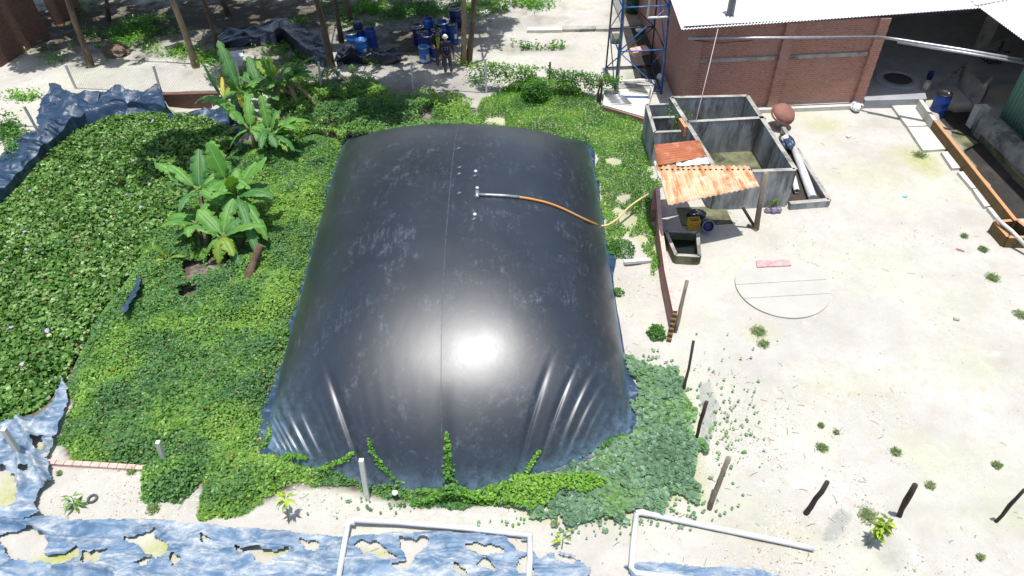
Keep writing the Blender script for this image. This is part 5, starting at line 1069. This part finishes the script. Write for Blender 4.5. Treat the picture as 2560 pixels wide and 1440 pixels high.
for k in range(260):
    rg = random.choice(YR); p = P(random.uniform(rg[0], rg[2]), random.uniform(rg[1], rg[3])); p.z = gz1(p) + .012
    if p.x < -4.5 and p.y > 8: continue
    a = random.uniform(0, 6.28); l = random.uniform(.04, .2); e = p + Vector((math.cos(a) * l, math.sin(a) * l, .01)); tw_.tube([p, p.lerp(e, .5) + Vector((random.uniform(-.02, .02), random.uniform(-.02, .02), .008)), e], .004, 3, False)
tag(tw_.build('twigs', 'wood_grey'), 'dry twigs and stalks scattered on the pale sand', 'twigs', kind='stuff')

# ------------------------------------------------ banana plants
def banana_leaf(b, tpt, wd, mat, par, arch=.25, petl=.18, roll=0.0, tear=.16):
    b = Vector(b); e = Vector(tpt); L = (e - b).length; mid = b.lerp(e, .5) + Vector((0, 0, arch * L)); n = 24
    path = [b * (1 - f) ** 2 + mid * 2 * f * (1 - f) + e * f * f for f in np.linspace(0, 1, n)]
    V = []; UV = []; us = (-1, -.72, -.4, -.07, 0, .07, .4, .72, 1)
    i0 = max(1, int(n * petl)); rows = path[i0:]
    nt_ = [[(.62 if random.random() < .13 else 1) for _ in rows] for _ in (0, 1)]
    for i, p in enumerate(rows):
        f = i / (len(rows) - 1); d = (rows[min(i + 1, len(rows) - 1)] - rows[max(i - 1, 0)]).normalized(); sd = d.cross(Vector((0, 0, 1)))
        if sd.length < .1: sd = Vector((1, 0, 0))
        sd.normalize(); sd = Quaternion(d, roll) @ sd; up = sd.cross(d).normalized(); w_ = wd * .50 * (max(0, math.sin(math.pi * min(1, f) ** .82)) ** .48 + .03)
        for u in us:
            jag = (1 + random.uniform(-tear, tear) * (abs(u) > .9)) * (nt_[u > 0][i] if abs(u) > .6 else 1); V.append(p + sd * u * w_ * jag + up * (abs(u) * w_ * .42 - abs(u) ** 2.2 * w_ * .62) + Vector((0, 0, random.uniform(-1, 1) * .014 * abs(u)))); UV.append((u, f * L))
    V = np.array([v - par.location for v in V]); o = npmesh('leaf', V, gridfaces(len(rows), len(us)), mat, None, True, np.array(UV)); o.parent = par
    return path[:i0 + 1]
def banana(base, stems, lvs, label, group='banana plants between the pond and the bag'):
    t = thing('banana_plant', label, 'banana plant', P(*base), group); st = []
    for (gx_, gy_, ax, ay, z, r) in stems:
        g = P(gx_, gy_); g.z = gz1(g); a = P(ax, ay, z); st.append(a); m = MB(); m.tube([g, g.lerp(a, .5) + Vector((.03, 0, 0)), a], [r, r * .8, r * .45], 9); m.build('pseudostem', 'pseudostem', t)
    xl_ = list(lvs)
    if len(st) > 1:
        for k in range(6 * len(st)):
            si = k % len(st); ag = random.uniform(0, 6.28); l = random.uniform(.6, 1.15); e = st[si] + Vector((math.cos(ag) * l, math.sin(ag) * l, random.uniform(-.35, .5))); xl_.append((si, e, None, 0, random.uniform(.26, .4), random.choice(['banana_green', 'banana_dark', 'banana_green', 'banana_lime' if k % 4 == 0 else 'banana_dark']), random.uniform(.25, .5)))
    for (si, tx, ty, zt, wd, mt, arch) in xl_:
        a = st[si] + Vector((random.uniform(-.04, .04), random.uniform(-.04, .04), random.uniform(-.1, .05)))
        pp_ = banana_leaf(a, P(tx, ty, zt) if ty is not None else tx, wd, mt, t, arch, .16, random.uniform(-.25, .25)); pet = MB(); pet.tube(pp_, [.03 - .012 * i / len(pp_) for i in range(len(pp_))], 6); pet.build('leaf_stalk', 'petiole', t)
    return t
g_, d_, l_, y_, r_ = 'banana_green', 'banana_dark', 'banana_lime', 'banana_yellow', 'banana_dry'
# main clump: five stems
banana((560, 640), [(520, 640, 500, 478, 1.35, .11), (560, 650, 566, 455, 1.5, .12), (600, 640, 592, 490, 1.3, .11), (560, 665, 556, 596, .75, .1), (500, 640, 492, 560, .8, .08)],
       [(0, 387, 408, 1.9, .42, g_, .18), (0, 418, 412, 2.0, .34, g_, .3), (0, 438, 440, 1.5, .50, d_, .25), (1, 518, 356, 2.7, .50, g_, .12), (1, 526, 352, 2.4, .52, g_, .2), (0, 497, 372, 2.3, .55, d_, .12), (2, 667, 392, 2.3, .46, g_, .12), (2, 640, 405, 1.9, .34, g_, .2), (2, 686, 490, 1.5, .50, d_, .3), (2, 672, 462, 1.3, .32, d_, .3),
        (3, 495, 524, 1.35, .50, g_, .22), (3, 583, 496, 1.5, .42, g_, .2), (3, 664, 566, 1.15, .38, g_, .3), (2, 572, 440, 2.1, .40, l_, .2), (4, 402, 566, 1.0, .32, g_, .35), (0, 470, 500, 1.0, .42, l_, .5), (4, 463, 552, .6, .34, l_, .4), (1, 522, 478, 1.8, .38, g_, .15), (3, 592, 634, .4, .34, g_, .5), (3, 546, 660, .3, .40, l_, .4), (3, 512, 642, .3, .28, g_, .4),
        (2, 670, 602, .5, .4, g_, .4), (2, 652, 656, .3, .28, d_, .4), (3, 610, 676, .2, .26, d_, .3), (2, 636, 622, .5, .3, g_, .3), (1, 610, 470, 1.7, .36, g_, .2), (4, 430, 610, .4, .3, d_, .4), (1, 545, 520, 1.0, .4, d_, .3), (2, 620, 540, 1.2, .36, d_, .3)],
       'largest clump of banana plants with broad upright leaves, in the middle of the vines')
banana((410, 665), [(412, 668, 416, 640, .35, .04)], [(0, 383, 614, .75, .16, l_, .2), (0, 426, 606, .75, .16, g_, .1), (0, 385, 660, .15, .12, y_, .3), (0, 462, 642, .35, .14, l_, .3), (0, 440, 625, .5, .14, g_, .2)], 'small young banana shoot with yellowing leaves left of the largest clump')
banana((650, 385), [(640, 385, 626, 325, 1.0, .09), (665, 380, 672, 330, .95, .09), (690, 375, 690, 340, .8, .07)],
       [(0, 546, 250, 1.9, .46, g_, .2), (0, 505, 258, 1.3, .40, g_, .45), (0, 620, 240, 1.9, .36, g_, .2), (1, 655, 242, 2.0, .40, g_, .15), (1, 630, 322, 1.2, .34, g_, .3), (2, 742, 295, 1.4, .36, g_, .25), (2, 780, 305, 1.0, .34, g_, .5), (1, 690, 284, 1.5, .34, g_, .2), (2, 695, 285, 1.4, .22, l_, .2), (2, 712, 368, .4, .26, g_, .4), (0, 574, 372, .4, .3, g_, .4), (0, 568, 328, .7, .2, l_, .3), (0, 600, 345, .5, .24, l_, .3), (1, 660, 372, .3, .26, r_, .3), (2, 738, 330, .5, .36, d_, .3), (0, 590, 360, .3, .28, d_, .3)],
       'middle banana clump with leaves spread low, nearest the far left corner of the bag')
banana((690, 255), [(690, 262, 686, 205, .95, .1), (720, 262, 716, 200, .9, .1), (655, 262, 650, 225, .8, .08)],
       [(0, 655, 140, 2.0, .44, g_, .2), (0, 640, 152, 1.6, .42, l_, .25), (0, 672, 140, 1.9, .3, l_, .2), (1, 748, 148, 1.7, .36, g_, .15), (1, 796, 140, 1.6, .34, g_, .25), (1, 780, 195, 1.0, .26, g_, .4), (2, 620, 140, 1.8, .4, d_, .2), (1, 735, 180, 1.0, .4, d_, .3), (2, 610, 180, 1.2, .3, d_, .3), (0, 728, 238, .4, .24, r_, .3), (1, 790, 262, .4, .2, r_, .3), (0, 668, 238, .5, .26, d_, .3), (2, 590, 235, .5, .3, g_, .3), (0, 700, 250, .3, .26, r_, .3), (1, 745, 262, .3, .2, r_, .3)],
       'far banana clump partly in shade, in front of the dark plastic heap')
banana((560, 300), [(570, 285, 560, 248, .7, .09), (600, 290, 600, 235, .9, .09)],
       [(0, 508, 160, 2.1, .44, d_, .12), (1, 545, 100, 2.6, .46, d_, .12), (0, 555, 192, 1.3, .16, y_, .1), (1, 565, 206, 1.6, .26, l_, .2), (1, 606, 270, 1.0, .22, y_, .35), (1, 612, 185, 1.6, .44, g_, .25), (1, 617, 205, 1.3, .3, g_, .3), (0, 486, 260, .8, .3, g_, .4), (1, 575, 195, 1.6, .34, g_, .3), (0, 540, 250, .6, .3, d_, .3)],
       'left banana plant with tall dark leaves and one bright yellow leaf')

# ------------------------------------------------ saplings
def sapling(base, top, zt, lv, mat_cols, label, size=.2, n_=16, wide=.17):
    b = P(*base); tp = P(top[0], top[1], zt); t = thing('sapling', label, 'sapling', b, 'saplings planted along the near path'); m = MB(); m.tube([b, b.lerp(tp, .5) + Vector((.01, 0, 0)), tp], [.012, .010, .006], 6); m.build('stem', 'petiole', t)
    V = []; Fq = []; cc = []; 
    for k in range(n_):
        a = random.uniform(0, 6.28); h_ = random.random(); o = b.lerp(tp, lv + (1 - lv) * h_); l = size * random.uniform(.7, 1.2); el = random.uniform(-.3, .7); d = Vector((math.cos(a) * math.cos(el), math.sin(a) * math.cos(el), math.sin(el))); o = o + d * .02; s2 = d.cross(Vector((0, 0, 1))).normalized() * wide * l; k0 = len(V)
        e = o + d * l + Vector((0, 0, -l * .25)); md = o.lerp(e, .45) + Vector((0, 0, l * .1)); V += [o, md + s2 - Vector((0, 0, .01)), e, md - s2 - Vector((0, 0, .01)), md]; Fq += [(k0, k0 + 1, k0 + 4), (k0 + 1, k0 + 2, k0 + 4), (k0 + 2, k0 + 3, k0 + 4), (k0 + 3, k0, k0 + 4)]; c = random.choice(mat_cols); cc += [(*c, 1)] * 5
    o = npmesh('foliage', np.array([v - b for v in V]), np.array(Fq)[:, ::-1], 'leaf_glossy', {'tint': ('FLOAT_COLOR', np.array(cc))}); o.parent = t
LC = [(.34, .46, .03), (.42, .52, .04), (.26, .38, .03), (.12, .18, .03)]
sapling((2172, 1360), (2222, 1300), .75, .45, LC, 'bushy yellow-green sapling below the dark brown post', .17, 60, .22)
sapling((722, 1310), (712, 1240), .72, .75, LC, 'young tree with a tuft of pale leaves by the near vines', .2, 22, .16)
sapling((1404, 1372), (1408, 1332), .3, .3, LC[:3], 'tiny sprout with a few upright leaves on the path between the pipe frames', .2, 7, .14)
sapling((188, 1272), (178, 1240), .35, .1, [(.12, .26, .03), (.18, .34, .03)], 'feathery green seedling on the sand at lower left', .24, 26, .10)

# ------------------------------------------------ trees: trunks in the picture, crowns above it that shade the ground
def tree(base, top, r, mat, label, hgt=8.5, blobs=(), n_=2600, grp='trees behind the wire fence', sz=.26):
    b = P(*base); b.z = -.05; tz = PY(top[0], top[1], b.y); d = (tz - b) / max(.5, (tz.z - b.z)); t = thing('tree', label, 'tree', b, grp); pts = []
    for f in np.linspace(0, 1, 9): z = hgt * f; pts.append(b + d * z * (1 if z < 5 else 1) + Vector((.06 * math.sin(z * 1.3 + b.x), .05 * math.cos(z * 1.7), 0)))
    m = MB(); m.tube(pts, [r * 1.25] + [r * (1 - .6 * k / 8) for k in range(1, 9)], 10)
    tipz = pts[-1]; cs = [(tipz.x, tipz.y, hgt, 1.5)] if not blobs else []
    for (sxp, syp, hh, rad) in blobs:
        g = P(sxp, syp); k = hh / SUNV.z; c = g + SUNV * k; cs.append((c.x, c.y, c.z, rad)); st_ = pts[6]; m.tube([st_, st_.lerp(c, .5) + Vector((0, 0, .3)), c], [r * .4, r * .25, .03], 6)
    m.build('trunk', mat, t); Cs = []
    for (cx, cy, cz, rad) in cs:
        per = int(420 * math.pi * rad * rad)
        u = RNG.normal(size=(per, 3)); u /= np.linalg.norm(u, axis=1)[:, None]; rr = rad * RNG.random(per) ** .45 * (.6 + .8 * vn(u[:, 0] * 2 + cx, u[:, 1] * 2 + cy + u[:, 2], 3))
        Cs.append(np.stack([cx + u[:, 0] * rr, cy + u[:, 1] * rr, cz + u[:, 2] * rr * .55], 1))
    C = np.concatenate(Cs); kp = fbm(C[:, 0] * 1.4, C[:, 1] * 1.4, 3, 19) > .40; C = C[kp]
    o = leaves('crown', C, sz, cloud_cols(C[:, 0], C[:, 1], [(.04, .10, .025), (.06, .15, .03), (.08, .18, .035)], 3), 'leaf_crown', .35, .2, .5, origin=b); o.parent = t; o.location = (0, 0, 0); return t
def sb(*a): return a
tree((224, 168), (172, 0), .14, 'bark', 'dark leaning tree trunk nearest the old brick walls', 8, [sb(120, 60, 7.5, 2.2), sb(20, 90, 7.5, 2.6), sb(80, 20, 8, 2.6), sb(100, 145, 7.3, 1.3), sb(230, 20, 8, 2.2), sb(200, 110, 7, 1.5), sb(60, 40, 8, 2.4)], 3800)
tree((492, 168), (430, 0), .15, 'bark_pale', 'pale peeling tree trunk leaning left in front of the weeds', 8.5, [sb(470, 100, 7.5, 1.5), sb(520, 50, 8, 1.9), sb(300, 150, 7, 1.2)], 2800)
tree((546, 128), (508, 0), .10, 'bark', 'thin dark trunk right of the pale peeling one', 8, [sb(600, 60, 8, 2.2), sb(430, 10, 8, 2.4), sb(330, 60, 8, 2.2), sb(420, 70, 7.8, 1.8)], 2600)
tree((573, 38), (556, 0), .12, 'bark', 'dark trunk far back, upper end just inside the photo above the plastic heap', 8, [sb(680, 20, 8, 2.2), sb(560, -20, 8, 2.2)], 2600)
tree((273, 52), (264, 0), .10, 'bark', 'slim trunk in deep shade behind the stump', 8, [sb(330, 10, 8, 2.4), sb(120, 0, 8, 2.2)], 2600)
tree((831, 168), (791, 0), .15, 'bark', 'sturdy brown trunk beside the end of the dark plastic heap', 8.5, [sb(760, 120, 7.5, 2.0), sb(840, 60, 8, 1.8), sb(640, 190, 7.2, 1.9), sb(700, 80, 8, 1.9), sb(820, 235, 7.2, 1.6), sb(960, 270, 7.2, 1.5), sb(760, 270, 7.2, 1.2), sb(900, 240, 7.0, 1.7), sb(1010, 210, 7.2, 1.3)], 5200)
tree((856, 106), (834, 0), .11, 'bark', 'dark crooked trunk between the sturdy one and the left drums', 8, [sb(880, 110, 7.5, 1.6), sb(960, 60, 8, 1.9)], 2600)
tree((880, 62), (866, 0), .12, 'bark', 'trunk in shade behind the left group of drums', 8, [sb(800, 0, 8, 2.0), sb(960, 0, 8, 1.8)], 2400)
tree((1162, 165), (1156, 0), .12, 'bark_pale', 'pale half of the double trunk right of the two people', 8.5, [sb(1000, 120, 7.5, 1.8), sb(1130, 70, 8, 1.5), sb(1090, 110, 7.5, 1.7), sb(1060, 50, 8, 1.9), sb(1100, 175, 7.3, .9)], 3000)
tree((1174, 160), (1182, 0), .13, 'bark', 'dark half of the double trunk right of the two people', 8.5, [sb(1190, 20, 8, 1.7), sb(1250, 60, 7.6, .9), sb(900, 290, 7.0, 1.2)], 2600)
tree((640, -60), (628, -200), .14, 'bark', 'tree behind the upper edge whose crown shades the plastic heap', 8.5, [sb(x_, y_, 8, 1.7) for x_ in range(330, 800, 115) for y_ in (18, 85) if (x_ + y_) % 7] + [sb(560, 130, 7.6, 1.1), sb(700, 170, 7.5, 1.2)])
tree((60, -40), (40, -200), .14, 'bark', 'tree behind the upper left corner shading the old brick walls', 8.5, [sb(x_, y_, 8, 1.8) for x_ in range(-60, 330, 110) for y_ in (15, 70, 118)])
tree((1000, -60), (998, -200), .14, 'bark', 'tree behind the upper edge shading the drums and the people', 8.5, [sb(x_, y_, 7.8, 1.5) for x_ in range(850, 1180, 105) for y_ in (25, 100)] + [sb(880, 170, 7.4, 1.2), sb(850, 300, 7.2, 1.1), sb(1080, 245, 7.2, 1.1)])
# a tree by the pond whose trunk stands beyond the left edge
tree((-420, 330), (-470, 120), .16, 'bark', 'tree beyond the left edge shading the far end of the pond', 9, [sb(480, 375, 7.0, 1.6), sb(410, 350, 7.0, 1.1), sb(520, 440, 7.2, 1.0), sb(340, 420, 7.2, .8), sb(560, 330, 7.2, 1.1)], 2600, None)

# ------------------------------------------------ people
def skin(name, V, Ed, R, mat, par, off, rz=0, lv=2):
    me = bpy.data.meshes.new(name); Rm = Matrix.Rotation(rz, 3, 'Z'); me.from_pydata([Rm @ Vector(v) + off for v in V], Ed, []); me.materials.append(M[mat]); o = bpy.data.objects.new(name, me); COL.objects.link(o); o.parent = par
    md = o.modifiers.new('skin', 'SKIN'); md.use_smooth_shade = True
    for i, sv in enumerate(me.skin_vertices[0].data): r = R[i]; sv.radius = r if isinstance(r, tuple) else (r, r); sv.use_root = (i == 0)
    ss = o.modifiers.new('sub', 'SUBSURF'); ss.levels = lv; ss.render_levels = lv; return o
def person(loc, rz, scale, label, arms, top_mat, kind):
    t = thing('person', label, 'person', loc, None); k = scale
    V = [(0, 0, .93), (0, 0, 1.08), (0, .0, 1.25), (0, .01, 1.40), (0, 0, 1.48), (0, -.01, 1.54), (0, -.015, 1.63), (0, -.01, 1.70)]; E_ = [(i, i + 1) for i in range(7)]; R = [(.13, .10), (.12, .09), (.145, .10), (.11, .075), (.05, .05), (.062, .07), (.072, .088), (.045, .055)]
    for sx in (-1, 1):
        b = len(V); V += [(.10 * sx, 0, .84), (.115 * sx, -.01, .48), (.12 * sx + .01 * sx, .02, .09), (.13 * sx, -.06, .04), (.135 * sx, -.14, .03)]; R += [.088, .06, .045, .042, .03]; E_ += [(0, b), (b, b + 1), (b + 1, b + 2), (b + 2, b + 3), (b + 3, b + 4)]
    A = {}
    for sx, (el, wr) in zip((-1, 1), arms):
        b = len(V); sh_ = (.185 * sx, .01, 1.39); V += [sh_, el, wr]; R += [.055, .042, .03]; E_ += [(3, b), (b, b + 1), (b + 1, b + 2)]
        e, w_ = Vector(el), Vector(wr); d = (w_ - e).normalized(); sd = d.cross(Vector((0, 1, 0))).normalized() if abs(d.y) < .9 else Vector((1, 0, 0)); pc = len(V); V.append(tuple(w_ + d * .06)); R.append((.04, .022)); E_.append((b + 2, pc)); A[sx] = (sh_, el, wr)
        for f in range(4):
            o_ = w_ + d * .10 + sd * (f - 1.5) * .02; n0 = len(V); l = (.05, .06, .055, .042)[f]; V += [tuple(o_), tuple(o_ + d * l * .6 + Vector((0, -.01, 0))), tuple(o_ + d * l + Vector((0, -.028, 0)))]; R += [.010, .009, .008]; E_ += [(pc, n0), (n0, n0 + 1), (n0 + 1, n0 + 2)]
        n0 = len(V); o_ = w_ + d * .05 + sd * (-.04 * sx); V += [tuple(o_), tuple(o_ + d * .04 + sd * (-.02 * sx))]; R += [.011, .009]; E_ += [(pc, n0), (n0, n0 + 1)]
    sc = lambda L: [tuple(c * k for c in v) for v in L]; sr = lambda L: [tuple(c * k for c in r) if isinstance(r, tuple) else r * k for r in L]; Z0 = Vector((0, 0, 0))
    skin('body', sc(V), E_, sr(R), 'skin', t, Z0, rz)
    # clothing
    TV = [(0, 0, .80 if kind == 'navy' else .88), (0, 0, 1.08), (0, 0, 1.25), (0, .01, 1.40), (0, .0, 1.455)]; TE = [(0, 1), (1, 2), (2, 3), (3, 4)]; TR = [(.175, .13), (.16, .12), (.17, .125), (.135, .095), (.075, .07)]
    for sx in (-1, 1):
        b = len(TV); s0, el, wr = A[sx]; w2_ = Vector(el).lerp(Vector(wr), .93); TV += [s0, el, tuple(w2_)]; TR += [.075, .06, .046]; TE += [(3, b), (b, b + 1), (b + 1, b + 2)]
    skin('jacket' if kind != 'navy' else 'sweater', sc(TV), TE, sr(TR), top_mat, t, Z0, rz)
    LV = [(0, 0, .94)]; LE = []; LR = [(.15, .11)]
    for sx in (-1, 1):
        b = len(LV); LV += [(.095 * sx, 0, .84), (.115 * sx, -.01, .48), (.13 * sx, .02, .09)]; LR += [.108, .08, .072]; LE += [(0, b), (b, b + 1), (b + 1, b + 2)]
    skin('trousers', sc(LV), LE, sr(LR), 'trousers', t, Z0, rz)
    Rm = Matrix.Rotation(rz, 3, 'Z'); L = lambda v: Vector(loc) + Rm @ (Vector(v) * k)
    for sx in (-1, 1):
        skin('shoe', sc([(.13 * sx, .05, .045), (.133 * sx, -.06, .045), (.136 * sx, -.17, .035)]), [(0, 1), (1, 2)], sr([(.05, .045), (.052, .045), (.045, .03)]), 'shoe', t, Z0, rz)
    m = MB()
    for sx in (-1, 1): m.lathe([(.001, -.014 * k), (.013 * k, 0), (.001, .014 * k)], 8, c=L((.03 * sx, -.095, 1.625)))
    m.build('eyes', 'hair', t); m = MB(); m.tube([L((0, -.085, 1.63)), L((0, -.118, 1.60)), L((0, -.09, 1.585))], [.01 * k, .017 * k, .01 * k], 6); m.build('nose', 'skin', t)
    m = MB(); m.box(L((0, -.088, 1.56)), (.05 * k, .012, .012)); m.build('mouth', 'brick_loose', t)
    for sx in (-1, 1): m = MB(); m.box(L((.082 * sx, 0, 1.61)), (.015, .035, .06)); m.build('ear', 'skin', t)
    if kind == 'yellow':
        m = MB(); m.add([L(v) for v in ((-.075, -.135, 1.40), (.075, -.135, 1.40), (.07, -.150, 1.25), (.06, -.155, .96), (-.06, -.155, .96), (-.07, -.150, 1.25))] + [L(v) for v in ((-.075, -.05, 1.40), (.075, -.05, 1.40), (.07, -.05, 1.25), (.06, -.05, .96), (-.06, -.05, .96), (-.07, -.05, 1.25))], [(0, 5, 2, 1), (5, 4, 3, 2), (0, 6, 11, 5), (5, 11, 10, 4), (1, 2, 8, 7), (2, 3, 9, 8), (4, 10, 9, 3), (0, 1, 7, 6)], False); m.build('shirt', 'shirt_yellow', t)
        m = MB(); m.tube([L((.07, -.09, 1.46)), L((0, -.16, 1.33)), L((-.01, -.165, 1.25))], .016, 5); m.tube([L((-.07, -.09, 1.46)), L((-.02, -.155, 1.36))], .02, 5); m.build('collar', 'collar_green', t)
        m = MB(); m.tube([L((-.06, -.12, 1.44)), L((0, -.17, 1.25)), L((.07, -.165, 1.05))], .012, 5); m.build('strap', 'black_plastic', t)
        m = MB(); m.lathe([(.088 * k * math.cos(a), .12 * k * math.sin(a)) for a in np.linspace(-.25, 1.56, 9)], 16, c=L((0, .018, 1.635))); m.build('hair', 'hair', t)
        m = MB(); m.box(L((0, -.098, 1.63)), (.14 * k, .02, .035)); m.build('sunglasses', 'black_plastic', t)
    else:
        m = MB(); m.lathe([(.118 * k, -.01), (.118 * k, 0)] + [(.108 * k * math.cos(a), .125 * k * math.sin(a)) for a in np.linspace(0, 1.56, 9)], 20, c=L((0, 0, 1.64))); m.add([L(v) for v in ((-.08, -.08, 1.645), (.08, -.08, 1.645), (.06, -.17, 1.63), (-.06, -.17, 1.63))] + [L(v) for v in ((-.08, -.08, 1.655), (.08, -.08, 1.655), (.06, -.17, 1.64), (-.06, -.17, 1.64))], [(0, 3, 2, 1), (4, 5, 6, 7), (2, 3, 7, 6)]); m.build('hard_hat', 'helmet_white', t)
        m = MB(); m.box(L((0, -.118, 1.69)), (.07, .01, .02), rz); m.build('hat_mark', 'black_plastic', t)
        m = MB(); m.tube([L((-.09, -.165, 1.27)), L((-.045, -.18, 1.29)), L((0, -.18, 1.27)), L((.045, -.18, 1.29)), L((.09, -.165, 1.27))], .012, 5); m.lathe([(.001, -.03), (.035, 0), (.001, .03)], 8, c=L((-.05, -.155, 1.19))); m.lathe([(.001, -.03), (.035, 0), (.001, .03)], 8, c=L((.05, -.155, 1.19))); m.build('chest_emblem', 'emblem', t)
        m = MB(); m.lathe([(.092 * k * math.cos(a), .1 * k * math.sin(a)) for a in np.linspace(-.5, .1, 5)], 16, c=L((0, .015, 1.635))); m.build('hair', 'hair', t)
    return t
person(P(1103, 172), .0, 1.0, 'person in an open dark jacket over a yellow shirt, standing left, one hand held forward', [((-.30, -.02, 1.13), (-.20, -.22, 1.10)), ((.27, .03, 1.12), (.30, -.06, .90))], 'jacket_dark', 'yellow')
person(P(1122, 186), .05, .96, 'person in a white hard hat and dark navy sweater standing in front on the right', [((-.27, .02, 1.12), (-.25, -.05, .90)), ((.29, .02, 1.12), (.29, -.06, .90))], 'navy_cloth', 'navy')
